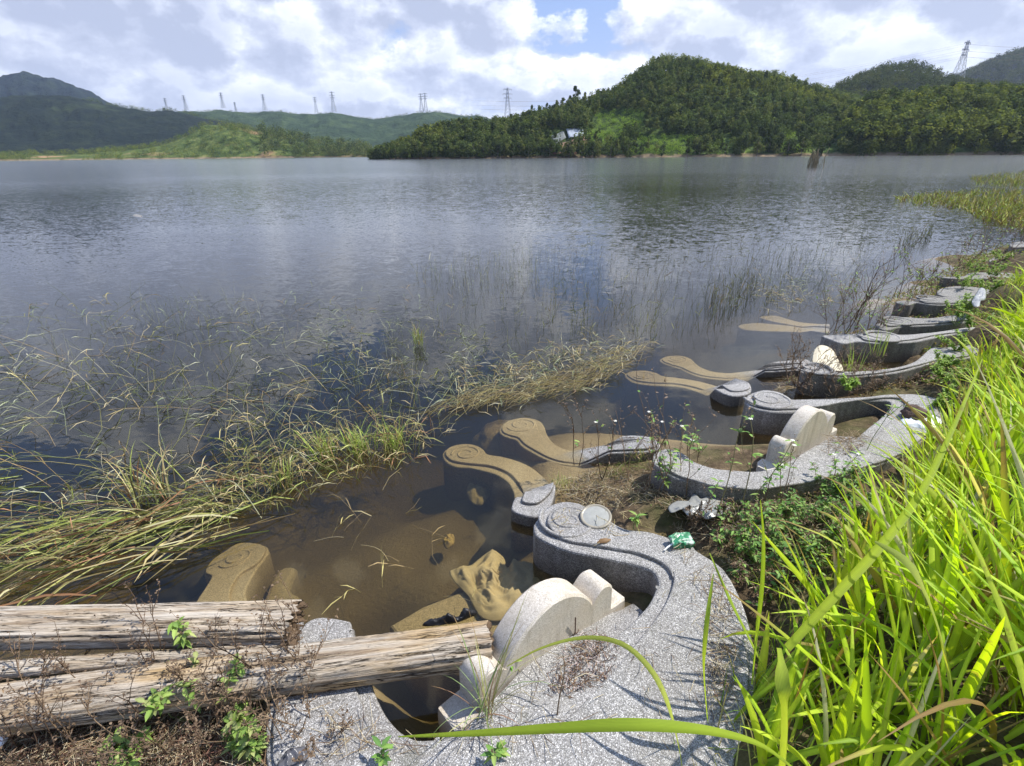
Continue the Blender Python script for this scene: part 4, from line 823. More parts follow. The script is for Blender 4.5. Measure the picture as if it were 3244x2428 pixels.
tag(T.build('marsh_grass', M_REED), 'yellow green marsh grass growing out of the lake at the right edge', 'grass', kind='stuff')

# tussocks that stand out one by one
def tussock(V2, n, h, pal, label, group=None, w=.006, r=.05, lean=.5):
    x, y, z = V2; b = PV(x, y, z); T = Tubes()
    for _ in range(n):
        a = rnd.uniform(0, 6.28); q = b + np.array([rnd.gauss(0, r), rnd.gauss(0, r), 0]); blade_arc(T, q, h * rnd.uniform(.5, 1.1), a, abs(rnd.gauss(0, lean * .6)), rnd.uniform(.3, 1.6), w * rnd.uniform(.6, 1.2), pick(pal), 7)
    e = T.build('grass_tussock', M_REED)
    me = e.data; me.transform(Matrix.Translation(Vector(-b))); e.location = b
    return tag(e, label, 'grass tussock', group)
BRIGHT = [(.28, .40, .06), (.36, .44, .10), (.22, .30, .06), (.42, .40, .16), (.34, .24, .10)]
tussock((700, 985, 0), 90, .26, BRIGHT, 'bright green grass tussock in the water, left one of the pair behind the drowned basin', None, .007)
tussock((775, 975, 0), 80, .26, BRIGHT, 'yellow green grass tussock in the water, middle of the row behind the basin', None, .007)
tussock((850, 965, 0), 80, .24, BRIGHT, 'grass tussock with leaves drooping to the right toward the brown scroll end', None, .007)
tussock((615, 1050, 0), 60, .26, BRIGHT + OLIVE, 'reddish and green grass tussock in the water above the drowned left arm', None, .006)
tussock((905, 745, 0), 40, .32, BRIGHT, 'upright bright tussock alone in the dark water in mid lake grass', None, .005, .03, .2)
tussock((330, 1080, 0), 60, .4, LONG, 'broad leaved green clump in the matted grass at the left edge', None, .009, .08)
tussock((1215, 1050, .02), 70, .08, [(.30, .34, .10), (.38, .36, .14)], 'small mossy grass tuft between the two nearest tombs', None, .003, .035)
tussock((1375, 985, .06), 60, .07, [(.26, .30, .06), (.30, .26, .10)], 'mossy tuft hanging on the second tomb\'s left arm', None, .003, .03)
tussock((1050, 1545, .19), 34, .42, [(.20, .28, .10), (.30, .30, .12), (.22, .13, .08), (.40, .35, .2)], 'wiry grass tuft growing at the foot of the nearest headstone', None, .005, .02, .7)
tussock((1835, 815, .12), 14, .42, [(.30, .42, .08), (.36, .46, .12)], 'fresh thin green grass tuft on the third tomb\'s wall', None, .008, .02, .3)
tussock((1900, 770, .1), 10, .5, [(.30, .42, .08), (.36, .46, .12)], 'fresh thin green grass tuft in the third tomb\'s ochre basin', None, .008, .03, .3)

# ------------------------------------------------------------------ bank grass, tall and back-lit
T = Tubes()
LUSH = [(.44, .60, .03), (.50, .64, .04), (.36, .54, .03), (.54, .64, .08), (.30, .46, .03), (.46, .58, .05)]
def lush():
    c_ = pick(LUSH); r = rnd.random()
    if r < .06: c_ = np.array([.38, .24, .10]) * rnd.uniform(.7, 1.1)
    elif r < .12: c_ = np.array([.58, .54, .38])
    return c_
edge = [PV(x, y, z)[:2] for x, y, z in [(1555, 1720, .3), (1585, 1600, .3), (1620, 1470, .28), (1690, 1360, .25), (1790, 1250, .25), (1900, 1120, .25), (2010, 1010, .25), (2075, 900, .28), (2110, 800, .35), (2160, 700, .4), (2200, 610, .4), (2240, 560, .4)]]
def bank_clump(b, n, h, w, az0, spread, lean):
    for _ in range(n):
        q = b + np.array([rnd.gauss(0, .03), rnd.gauss(0, .03), 0]); q[2] = float(ground_z(q[0], q[1])) - .02 if False else b[2]
        blade_arc(T, q, h * rnd.uniform(.55, 1.1), az0 + rnd.gauss(0, spread), abs(rnd.gauss(lean, .25)), rnd.uniform(.1, 1.9) * rnd.random() ** .5, w * rnd.uniform(.5, 1.35), lush(), 9, twist=rnd.gauss(0, .5))
cl = 0
for i in range(len(edge) - 1):
    a, b = edge[i], edge[i + 1]; seg = np.linalg.norm(b - a); depthy = (a[1] + b[1]) / 2
    nrm = np.array([(b - a)[1], -(b - a)[0]]); nrm /= np.linalg.norm(nrm)
    if nrm[0] < 0: nrm = -nrm
    width = 1.9 if depthy < 4 else 2.6
    cnt = int(seg * width * (60 if depthy < 3 else 48 if depthy < 5 else 22))
    for _ in range(cnt):
        f = rnd.random(); dd_ = width * rnd.random() ** 1.15
        q = a * (1 - f) + b * f + nrm * dd_; z = float(ground_z(q[0], q[1])) - .02
        if math.hypot(q[0], q[1]) < .75: continue
        hgt = (.40 + .50 * min(1, dd_ / .6)) * (1.0 if depthy < 3.5 else .9); w_ = .021 if depthy < 3 else .020
        if z > 1.2: z = 1.2
        bank_clump(np.array([q[0], q[1], z]), 8 if dd_ > .2 and depthy < 3 else 6 if dd_ > .2 else 4, hgt, w_ * rnd.uniform(.6, 1.6), rnd.choice([rnd.gauss(.8, .5), rnd.gauss(.8, .5), rnd.uniform(0, 6.28)]), .6, .55)
        cl += 1
print('bank clumps', cl)
# short grass fringe at the foot of the bank
for i in range(len(edge) - 1):
    a, b = edge[i], edge[i + 1]
    for _ in range(int(np.linalg.norm(b - a) * 260)):
        f = rnd.random(); q = a * (1 - f) + b * f + np.array([rnd.uniform(-.10, 1.3), rnd.uniform(-.05, .05)]); z = max(.03, float(ground_z(q[0], q[1])))
        for _k in range(4): blade_arc(T, (q[0] + rnd.gauss(0, .03), q[1] + rnd.gauss(0, .03), z), rnd.uniform(.06, .22), rnd.uniform(0, 6.28), rnd.uniform(0, .7), rnd.uniform(.3, 1.5), rnd.uniform(.003, .006), np.array(rnd.choice([(.18, .30, .05), (.26, .38, .07), (.14, .24, .04), (.36, .38, .16), (.42, .36, .20)])), 5)
o = T.build('bank_grass', M_GRASS); tag(o, 'tall yellow green grass covering the bank at the right', 'grass', kind='stuff')

# the few big leaves that cross the view
def big_leaf(pix, wpx, col, label, fold=.3):
    T = Tubes(); pts = smoothpoly([PD3(*q) for q in pix], False, 4); n = len(pts)
    f = np.linspace(0, 1, n); wv_ = np.interp(f, np.linspace(0, 1, len(wpx)), wpx)
    T.blade(pts, wv_, (0, .75, .66), np.array(col)[None, :] * np.ones((n, 1)), fold)
    return tag(T.build('grass_leaf', M_GRASS), label, 'grass leaf', 'big grass leaves in front')
def PD3(x, y, dep):
    v = ray(x * K, y * K); t = dep / (v @ Fv); return np.array([0, 0, H]) + v * t
big_leaf([(860, 1592, 1.15), (1000, 1586, 1.10), (1150, 1577, 1.05), (1330, 1567, 1.0), (1450, 1570, 1.0), (1560, 1584, 1.03), (1650, 1612, 1.08), (1720, 1665, 1.2)], [.002, .011, .017, .023, .021, .015, .009, .006], (.36, .48, .05), 'long broad green leaf lying level across the bottom of the view')
big_leaf([(1095, 1440, 1.9), (1170, 1400, 1.85), (1260, 1378, 1.8), (1340, 1390, 1.72), (1400, 1440, 1.66), (1440, 1510, 1.62), (1465, 1600, 1.6), (1480, 1700, 1.6)], [.003, .008, .013, .017, .018, .017, .015, .012], (.46, .52, .12), 'pale arching grass leaf curving down over the grey slab')
big_leaf([(2122, 775, 1.9), (2060, 920, 1.75), (1990, 1060, 1.62), (1900, 1180, 1.5), (1800, 1290, 1.42), (1700, 1400, 1.38)], [.003, .014, .022, .026, .027, .024, .02], (.40, .50, .05), 'long bright blade rising highest, its tip toward the upper right')
big_leaf([(1643, 1080, 1.75), (1650, 1160, 1.72), (1648, 1260, 1.7), (1635, 1380, 1.7), (1625, 1480, 1.75)], [.003, .012, .019, .018, .014, .010], (.34, .47, .05), 'upright single blade with a sharp tip beside the dry weeds')
big_leaf([(1533, 1195, 1.8), (1575, 1290, 1.75), (1610, 1360, 1.74), (1650, 1440, 1.75)], [.003, .014, .015, .012], (.36, .48, .07), 'slanting blade with its tip over the tomb\'s right edge')
big_leaf([(1541, 1240, 1.7), (1528, 1340, 1.66), (1522, 1440, 1.64), (1530, 1560, 1.66)], [.003, .016, .02, .018], (.38, .50, .06), 'narrow upright blade over the slab\'s right corner')
big_leaf([(1890, 1170, 1.35), (1975, 1230, 1.3), (2030, 1360, 1.28), (2060, 1500, 1.3), (2080, 1660, 1.35)], [.006, .022, .028, .028, .026, .02], (.44, .50, .12), 'pale yellow leaf arching down to the right corner')
big_leaf([(1680, 1400, 1.25), (1690, 1470, 1.22), (1700, 1560, 1.2), (1690, 1700, 1.25)], [.022, .032, .036, .034], (.40, .50, .07), 'broad cut-off leaf near the bottom of the right grass')

# ------------------------------------------------------------------ weeds, one plant at a time
BROWN = [(.13, .085, .055), (.18, .125, .08), (.09, .06, .04), (.24, .17, .11)]
LEAFG = [(.16, .30, .06), (.22, .36, .08), (.12, .24, .06), (.28, .38, .10)]
def weed(V3, h, label, seed, dead=1.0, stems=2, side=5, leaves=0, leafpal=LEAFG, topleaf=0, flowers=0, spread=.25, group='dry weeds growing on and around the tombs', lsz=.03, lean=(0, 0)):
    r_ = random.Random(seed); b = PV(*V3); S, Lf = Tubes(), Tubes(); nl = 0
    col = np.array(r_.choice(BROWN)) if dead > .5 else np.array(r_.choice([(.16, .20, .08), (.20, .18, .09)]))
    def g(s): return r_.gauss(0, s)
    def shoot(p, d_, L, r, lvl):
        nonlocal nl
        n = 6; pts = [p]; q = p.copy(); d1 = d_ / np.linalg.norm(d_)
        for i in range(n):
            d1 = d1 + np.array([g(.13), g(.13), g(.08) + .03]); d1 /= np.linalg.norm(d1); q = q + d1 * L / n; pts.append(q)
        S.tube(pts, np.linspace(r, r * .5, n + 1), col * r_.uniform(.8, 1.3), 4 if lvl == 0 else 3)
        if lvl < 2:
            for _ in range(side if lvl == 0 else 3):
                i = r_.randint(1 if lvl else 2, n); dd_ = d1 * .8 + np.array([g(.55), g(.55), .35]); shoot(pts[i], dd_, L * r_.uniform(.18, .42), r * .55, lvl + 1)
        for _ in range(int(leaves)):
            i = r_.randint(1, n); ld = np.array([g(1), g(1), r_.uniform(-.4, .8)])
            green = r_.random() > dead
            Lf.leaf(pts[i], ld, (g(.3), g(.3), 1), lsz * r_.uniform(.5, 1.3) * (1 if green else .55), lsz * .42 * (1 if green else .5), np.array(r_.choice(leafpal if green else BROWN + [(.24, .16, .09)])) * r_.uniform(.8, 1.2)); nl += 1
        if lvl == 2 or r_.random() < .5:
            for _ in range(1): Lf.leaf(pts[-1], (g(1), g(1), r_.uniform(0, 1)), (0, 0, 1), .010, .008, np.array(r_.choice(BROWN)))
            nl += 1
        if lvl == 0 and topleaf:
            for k in range(topleaf):
                i = n - r_.randint(0, 2); a = k * 2.4; Lf.leaf(pts[i], (math.cos(a), math.sin(a), .35), (0, 0, 1), lsz * 1.4 * r_.uniform(.7, 1.2), lsz * .5, np.array(r_.choice(leafpal)))
                nl += 1
        if lvl == 0 and flowers:
            for k in range(6): a = k * 1.05; Lf.leaf(pts[-1] + np.array([0, 0, .005]), (math.cos(a), math.sin(a), .2), (0, 0, 1), .014, .010, np.array((.85, .85, .8)))
    for k in range(stems): shoot(b + np.array([g(.015), g(.015), -.02]), np.array([g(spread) + lean[0], g(spread) + lean[1], 1]), h * r_.uniform(.7, 1.05), .0022 + h * .0018, 0)
    e = empty('dry_weed' if dead > .5 else 'leafy_weed', b, label, 'weed', group)
    S.build('stem', M_TWIG, e)
    if nl: Lf.build('leaves', M_WEED, e)
    return e
DW = 'brown dead weed with bare forked twigs in the tangle at the lower left'
for i, (x, y, h) in enumerate([(90, 1560, .35), (170, 1600, .28), (230, 1530, .33), (300, 1600, .3), (330, 1500, .36), (420, 1560, .32), (480, 1510, .34), (520, 1590, .28), (570, 1530, .36), (610, 1500, .4), (640, 1560, .34), (655, 1500, .42), (600, 1620, .3), (450, 1640, .25), (250, 1650, .25), (30, 1620, .3), (120, 1660, .28), (680, 1600, .26), (540, 1470, .3), (390, 1470, .28), (350, 1650, .25), (160, 1520, .3)]):
    weed((x, y, .16), h, DW, 100 + i, 1.0, 3, 6, 1, spread=.4, group='dead weeds at the lower left', lsz=.022)
LG = 'low light green leafy seedling among the dead weeds at the lower left'
for i, (x, y, h) in enumerate([(395, 1545, .22), (380, 1500, .27), (440, 1500, .24), (500, 1530, .18), (240, 1640, .12), (290, 1655, .12), (475, 1620, .14), (545, 1640, .12), (560, 1560, .14), (520, 1660, .1)]):
    weed((x, y, .15), h, LG, 200 + i, .05, 2, 2, 4, spread=.35, group='green seedlings at the lower left', lsz=.044, leafpal=[(.22, .34, .07), (.30, .40, .10), (.18, .28, .07), (.34, .38, .14)])
T2W = [(1300, 1030, .45, .95), (1365, 1030, .50, .95), (1395, 1060, .62, .9), (1412, 1010, .5, .85), (1430, 1075, .66, .88), (1440, 1060, .3, .1), (1470, 1080, .62, .8), (1250, 1000, .42, .95), (1490, 1030, .45, .6)]
for i, (x, y, h, dd_) in enumerate(T2W):
    weed((x, y, .06), h, 'thin tall weed with dark seed heads rising left of the second tomb' if dd_ > .5 else 'green leafed weed shoot beside the second tomb\'s left arm', 300 + i, dd_, 2, 5, 1, topleaf=5 if dd_ < .85 else 0, flowers=i % 3 == 0, spread=.16, group='tall weeds left of the second tomb', lsz=.04)
for i, (x, y, h, dd_) in enumerate([(1560, 1100, .6, .5), (1605, 1110, .66, .45), (1640, 1120, .42, .8), (1700, 1100, .4, .6), (1520, 1110, .3, .8), (1785, 1060, .3, .3), (1860, 1000, .5, .5)]):
    weed((x, y, .12), h, 'leafy sprig weed in front of the second tomb\'s headstone', 340 + i, dd_, 1 + i % 2, 3, 1, topleaf=7, flowers=i % 2, spread=.12, group='leafy weeds before the second tomb', lsz=.035)
for i, (x, y, h, dd_) in enumerate([(1560, 1180, .2, .6), (1600, 1200, .25, .4), (1640, 1230, .28, .4), (1680, 1210, .3, .3), (1720, 1240, .3, .3), (1650, 1180, .25, .7), (1600, 1260, .2, .9), (1740, 1190, .32, .4), (1690, 1150, .3, .3), (1760, 1140, .3, .2), (1560, 1120, .2, .9), (1500, 1130, .18, 1), (1620, 1150, .26, .5), (1780, 1200, .3, .5), (1830, 1130, .3, .2), (1700, 1280, .25, .6), (1660, 1290, .2, .9), (1800, 1080, .3, .2), (1850, 1070, .3, .3)]):
    weed((x, y, .14), h * .72, 'low branching weed in the thicket between slab and tall grass', 400 + i, dd_, 4, 5, 3, spread=.4, group='weed thicket between the slab and the bank grass', lsz=.032)
for i, (x, y, h) in enumerate([(1700, 825, .35), (1725, 835, .4), (1745, 815, .42), (1710, 800, .38), (1850, 850, .25), (1870, 835, .35), (1830, 855, .25), (1800, 850, .2), (1900, 830, .2), (1770, 830, .3), (1950, 830, .15), (1740, 850, .2), (1880, 850, .22)]):
    weed((x, y, .08), h, 'dense dark brown dead weed crowding the third tomb\'s left end', 500 + i, 1.0, 4, 7, 3, spread=.5, group='dead weeds around the third tomb', lsz=.025)
for i, (x, y, h) in enumerate([(1815, 735, 1.0), (1835, 740, .8), (1870, 735, .95), (1800, 730, .7), (1850, 720, .6), (1780, 725, .6), (1895, 725, .5), (1925, 700, .4)]):
    weed((x, y, .08), h, 'tall twiggy dead weed standing between the third and fourth tombs', 530 + i, .85, 3, 7, 2, spread=.28, group='tall dead weeds behind the third tomb', lsz=.035)
for i, (x, y, h) in enumerate([(1960, 665, .5), (1990, 655, .45), (2020, 640, .7), (1940, 640, .6), (2060, 600, .6), (2090, 570, .8), (2120, 550, .9), (2150, 545, .9), (2185, 545, .9), (2205, 535, .8)]):
    weed((x, y, .12), h, 'spindly brown weed along the far part of the tomb row', 560 + i, .85, 4, 6, 2, spread=.3, group='spindly weeds along the far tombs', lsz=.05)
for i, (x, y, h) in enumerate([(1830, 840, .18), (2080, 620, .4), (2110, 590, .4), (2140, 600, .4), (2060, 700, .45), (2085, 680, .45), (2100, 720, .4), (2075, 760, .35), (2050, 830, .3), (2060, 860, .3), (2040, 800, .3), (2160, 570, .4), (2120, 640, .4), (2030, 880, .25), (2150, 640, .4)]):
    weed((x, y, .2), h * .6, 'bushy green herb on the bank edge beside the tomb row', 600 + i, .05, 5, 5, 7, leafpal=[(.28, .42, .07), (.34, .48, .09), (.20, .32, .06)], spread=.6, group='green herbs on the bank edge', lsz=.028)
for i, (x, y, h, l) in enumerate([(1370, 1135, .12, 'small bright green seedling beside the plastic disc'), (1112, 1440, .1, 'tiny green sprig at the back of the nearest headstone'), (655, 0, 0, ''), (825, 1650, .12, 'green seedling at the bottom edge right of the dead weeds'), (1095, 1650, .1, 'green seedling at the bottom edge below the long leaf'), (1210, 1535, .28, 'dark wiry vine stem standing on the pale slab')]):
    if h: weed((x, y, .21), h, l, 640 + i, .05 if i < 5 else 1, 1, 1, 3 if i < 5 else 0, topleaf=5 if i < 5 else 0, group=None, lsz=.035)

# fine litter: dead stalks, leaf scraps and mosses on the mud
T = Tubes()
LIT = [(.22, .15, .10), (.32, .23, .13), (.48, .40, .25), (.14, .09, .06), (.58, .50, .34)]
for poly, cnt, z, pal in [([(-60, 1500), (300, 1540), (640, 1480), (690, 1560), (680, 1680), (-60, 1680)], 3000, .17, LIT + [(.20, .10, .07)]),
    ([(1195, 1050), (1290, 1000), (1420, 1010), (1560, 1080), (1600, 1180), (1540, 1190), (1400, 1090), (1290, 1100)], 1500, .05, LIT), ([(1290, 1000), (1400, 985), (1420, 1010), (1300, 1025)], 160, .03, [(.16, .20, .05), (.12, .09, .05)]),
    ([(1560, 1090), (1800, 1060), (1860, 1100), (1760, 1250), (1640, 1290), (1560, 1200)], 1500, .12, LIT + [(.14, .20, .05)]),
    ([(1640, 825), (1760, 800), (2040, 790), (2040, 835), (1830, 860), (1700, 850)], 900, .03, LIT), ([(1770, 722), (1990, 690), (2060, 690), (1900, 725)], 300, .06, LIT),
    ([(1930, 640), (2000, 622), (2080, 600), (2000, 640)], 200, .08, LIT), ([(2040, 590), (2212, 530), (2212, 600), (2080, 620)], 500, .2, LIT + [(.3, .34, .12)]),
    ([(1230, 1395), (1290, 1365), (1340, 1400), (1310, 1480), (1230, 1500), (1180, 1490)], 520, .197, [(.16, .09, .06), (.24, .15, .09), (.34, .24, .16), (.10, .06, .04), (.55, .45, .42)]),
    ([(1790, 945), (1850, 935), (1900, 960), (1830, 985), (1780, 980)], 220, .2, [(.34, .26, .17), (.24, .17, .10)]),
    ([(1180, 1100), (1330, 1080), (1420, 1130), (1330, 1180), (1200, 1150)], 60, .225, STRAW), ([(1000, 1500), (1500, 1250), (1560, 1400), (1500, 1600), (700, 1640), (700, 1560)], 90, .224, LIT), ([(1450, 1180), (1560, 1250), (1600, 1400), (1560, 1600), (1520, 1500), (1530, 1300)], 260, .224, LIT), ([(680, 1520), (760, 1560), (900, 1620), (700, 1640)], 60, .224, LIT)]:
    for _ in range(cnt):
        x, y = inpoly(poly); b = PV(x, y, z); b[2] = z if z > .15 else max(.01, float(ground_z(b[0], b[1])) + .0)
        L = rnd.uniform(.02, .13) if z != .197 else rnd.uniform(.01, .05); a = rnd.uniform(0, 6.28); el = rnd.gauss(.1, .25); d_ = np.array([math.cos(a) * math.cos(el), math.sin(a) * math.cos(el), math.sin(el)]); m_ = b + rv(.01) + np.array([0, 0, .006])
        T.tube([m_ - d_ * L / 2, m_ + rv(L * .06), m_ + d_ * L / 2], [.0009, .0014, .0007], pick(pal))
tag(T.build('plant_litter', M_TWIG), 'dead stalks, twigs and leaf scraps scattered over the mud and concrete', 'plant litter', kind='stuff')

# low leafy ground cover and dead leaves between the tombs and the bank grass
T = Tubes()
for poly, cnt, sz, pal in [([(1960, 690), (2090, 560), (2212, 530), (2230, 640), (2120, 800), (2060, 880), (2000, 820)], 3600, .045, [(.20, .32, .06), (.14, .24, .05), (.30, .36, .10), (.26, .18, .10), (.34, .27, .15)]),
    ([(1690, 830), (1800, 800), (2040, 790), (2040, 835), (1830, 860)], 900, .03, [(.20, .14, .08), (.30, .22, .12), (.14, .10, .06), (.18, .26, .06)]),
    ([(1770, 730), (1990, 690), (2070, 680), (2060, 700), (1900, 730)], 500, .035, [(.22, .16, .09), (.32, .25, .14), (.18, .26, .06)]),
    ([(1900, 655), (2000, 615), (2110, 545), (2212, 525), (2180, 570), (2040, 630)], 1300, .05, [(.22, .17, .09), (.32, .27, .14), (.18, .24, .07), (.26, .32, .09)]),
    ([(1560, 1090), (1800, 1050), (1900, 1080), (1760, 1270), (1640, 1310), (1580, 1220)], 2200, .022, [(.18, .28, .06), (.13, .21, .05), (.22, .15, .09), (.30, .22, .13)]),
    ([(1200, 1050), (1290, 1005), (1420, 1020), (1560, 1100), (1590, 1180), (1400, 1095)], 500, .014, [(.16, .22, .06), (.28, .20, .11), (.36, .29, .17)]),
    ([(-60, 1520), (300, 1560), (640, 1500), (680, 1680), (-60, 1680)], 900, .014, [(.24, .17, .10), (.36, .27, .17), (.16, .22, .06), (.12, .08, .05)])]:
    for _ in range(cnt):
        x, y = inpoly(poly); b = PV(x, y, .1); z = float(ground_z(b[0], b[1])); b = PV(x, y, max(z, .0)); b[2] = max(.004, float(ground_z(b[0], b[1]))) + rnd.uniform(.0, sz * 1.6)
        T.leaf(b, rv() + np.array([0, 0, .5]), rv(), sz * rnd.uniform(.5, 1.3), sz * rnd.uniform(.3, .5), pick(pal))
tag(T.build('ground_cover', M_WEED), 'low creeping leaves and dead leaf scraps covering the mud along the bank', 'ground cover', kind='stuff')

# ------------------------------------------------------------------ far shore: hills
def hill_mat(name, cols, scale, patch=None):
    m, n, o = mat(name); p = pos(n)
    c = n.ramp(n.noise(p, scale, 7, .68), [(.33, cols[0]), (.5, cols[1]), (.66, cols[2])])
    if patch: c = n.mix(n.ramp(n.noise(p, scale * .12, 4, .6), [(patch[1], (0, 0, 0)), (patch[1] + .07, (1, 1, 1))]), c, patch[0])
    zb_ = n.math('ADD', n.new('ShaderNodeSeparateXYZ', {'Vector': p}).outputs[2], n.math('MULTIPLY', n.noise(p, .12, 4, .7), -2.4))
    c = n.mix(n.new('ShaderNodeMapRange', {'Value': zb_, 'From Min': -.6, 'From Max': .0, 'To Min': .9, 'To Max': 0.0}).outputs[0], c, (.27, .20, .13))
    pbsdf(n, o, c, .95, n.noise(p, scale * 1.5, 5, .7), 1.0, 1.2 / scale * .25, .05); return m
def atY(vx, vy, Y):
    v = ray(vx * K, vy * K); t = Y / v[1]; return np.array([v[0] * t, Y, H + v[2] * t])
class Hill:
    def __init__(s, name, m, sky_, shore, nx_=160, nv=34, amp=.05, prof=1.25, back=.35, rough=.03, seed=1, lift=0.0):
        vx = [p[0] for p in sky_]; s.x0, s.x1 = vx[0], vx[-1]; s.nx, s.nv = nx_, nv
        xs = np.linspace(s.x0, s.x1, nx_); G = np.zeros((nv, nx_, 3))
        for i, x in enumerate(xs):
            yy = np.interp(x, vx, [p[1] for p in sky_]); Yr = np.interp(x, vx, [p[2] for p in sky_]); r = atY(x, yy + lift, Yr)
            Ys = np.interp(x, [p[0] for p in shore], [p[1] for p in shore]); s0 = np.array([r[0] * Ys / Yr, Ys, -.4])
            for j in range(nv):
                v = j / (nv - 1) * (1 + back); f = min(v, 1)
                q = s0 + (r - s0) * v
                zr = r[2]; k = math.sin(f * math.pi / 2) ** prof if v <= 1 else 1 - ((v - 1) / back) ** 1.5 * .8
                nz_ = noise.fractal(Vector((q[0] * rough, q[1] * rough, seed)), 1.0, 2.1, 5) * zr * amp * math.sin(min(v, 1) * math.pi) ** .7
                q[2] = -.4 + (zr + .4) * k + nz_ * 3; G[j, i] = q
        s.G = G; i = np.arange(nv - 1)[:, None] * nx_ + np.arange(nx_ - 1)[None, :]
        s.o = tag(mesh(name, G.reshape(-1, 3), np.stack([i, i + 1, i + nx_ + 1, i + nx_], -1).reshape(-1, 4), m, None, True), kind='structure'); s.back = back
    def pt(s, fx, v):
        a = fx * (s.nx - 1); b = v / (1 + s.back) * (s.nv - 1); i = min(int(a), s.nx - 2); j = min(int(b), s.nv - 2); a -= i; b -= j; G = s.G
        return (G[j, i] * (1 - a) + G[j, i + 1] * a) * (1 - b) + (G[j + 1, i] * (1 - a) + G[j + 1, i + 1] * a) * b
GREEN_D = ((.008, .014, .014), (.014, .022, .018), (.026, .036, .022))  # cloud shadow on the dark hills is put into these greens
mount = Hill('mountain', hill_mat('far_forest', ((.012, .020, .026), (.018, .028, .034), (.030, .044, .036)), .02),  # base colour darkened in place of a cloud shadow on the mountain
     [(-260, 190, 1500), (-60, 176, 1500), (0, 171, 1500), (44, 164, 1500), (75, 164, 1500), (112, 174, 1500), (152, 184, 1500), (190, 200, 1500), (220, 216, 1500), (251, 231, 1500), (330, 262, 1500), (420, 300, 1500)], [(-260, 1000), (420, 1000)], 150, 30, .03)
ridge = Hill('hills', hill_mat('dark_forest', GREEN_D, .05, ((.045, .062, .030), .60)),
     [(-260, 215, 950), (0, 210, 950), (80, 206, 950), (163, 211, 950), (203, 220, 950), (271, 234, 950), (339, 241, 950), (373, 239, 950), (407, 246, 950), (475, 263, 930), (525, 272, 920), (600, 292, 900), (700, 318, 880), (790, 336, 860)], [(-260, 640), (300, 660), (800, 700)], 220, 36, .03, lift=3)
far = Hill('hills', hill_mat('blue_forest', ((.022, .038, .024), (.038, .062, .034), (.065, .095, .042)), .035, ((.20, .17, .11), .66)),
     [(330, 246, 1250), (383, 237, 1250), (430, 237, 1250), (475, 234, 1250), (542, 239, 1250), (610, 236, 1250), (644, 242, 1250), (719, 240, 1250), (765, 247, 1250), (807, 253, 1250), (850, 246, 1250), (904, 240, 1200), (941, 235, 1200), (970, 241, 1200), (1004, 246, 1200), (1033, 244, 1200), (1074, 255, 1200), (1150, 275, 1200), (1300, 320, 1200)], [(330, 760), (1300, 760)], 240, 34, .025, lift=8)
knoll_m = hill_mat('scrub_slope', ((.03, .05, .018), (.08, .115, .03), (.17, .19, .065)), .11, ((.34, .22, .12), .59))
knoll = Hill('hills', knoll_m, [(-260, 338, 560), (0, 336, 560), (120, 335, 560), (180, 333, 560), (237, 328, 560), (305, 323, 560), (356, 313, 560), (407, 292, 560), (441, 275, 560), (475, 271, 560), (525, 277, 560), (593, 293, 560), (644, 306, 555), (695, 316, 550), (750, 324, 545), (800, 334, 540)],
     [(-260, 420), (100, 430), (400, 470), (800, 490)], 200, 26, .06, 1.1)
rdark = Hill('hills', hill_mat('shaded_forest', GREEN_D, .06), [(1760, 216, 560), (1820, 196, 560), (1848, 182, 560), (1900, 168, 560), (1961, 163, 560), (2005, 167, 560), (2031, 181, 560), (2095, 197, 560), (2160, 202, 560), (2300, 212, 560)], [(1760, 330), (2300, 330)], 120, 24, .03)
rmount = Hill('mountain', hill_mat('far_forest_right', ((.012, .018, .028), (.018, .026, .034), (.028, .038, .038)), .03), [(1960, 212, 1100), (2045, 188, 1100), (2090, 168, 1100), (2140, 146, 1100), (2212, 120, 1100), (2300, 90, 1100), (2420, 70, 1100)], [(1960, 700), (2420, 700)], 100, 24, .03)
main_m = hill_mat('hill_undergrowth', ((.03, .05, .018), (.06, .09, .028), (.13, .19, .045)), .25, ((.16, .24, .05), .57))
SKY = [(795, 341, 252), (806, 333, 256), (830, 326, 262), (870, 309, 270), (930, 288, 278), (1000, 278, 285), (1060, 276, 290), (1100, 270, 295), (1150, 258, 300), (1200, 243, 305), (1250, 230, 310), (1300, 215, 315), (1340, 197, 320), (1380, 168, 325), (1410, 152, 330), (1440, 144, 330), (1480, 146, 330), (1520, 154, 330), (1560, 163, 328), (1600, 170, 326), (1650, 178, 324), (1700, 189, 322), (1750, 202, 320), (1790, 214, 315), (1830, 224, 310), (1880, 238, 305), (1950, 250, 300), (2100, 262, 290), (2300, 270, 280)]
main = Hill('hills', main_m, SKY, [(795, 244), (900, 236), (1200, 226), (1500, 212), (1800, 200), (2300, 176)], 300, 40, .02, 1.1, .35, .03, 3, 12)
near = Hill('hills', main_m, [(1780, 316, 205), (1830, 280, 215), (1880, 248, 225), (1950, 240, 230), (2013, 234, 232), (2060, 234, 230), (2120, 232, 228), (2180, 236, 224), (2212, 240, 222), (2300, 245, 215), (2420, 250, 210)], [(1780, 197), (2000, 186), (2420, 168)], 140, 26, .04, .9, .35, .05, 5)

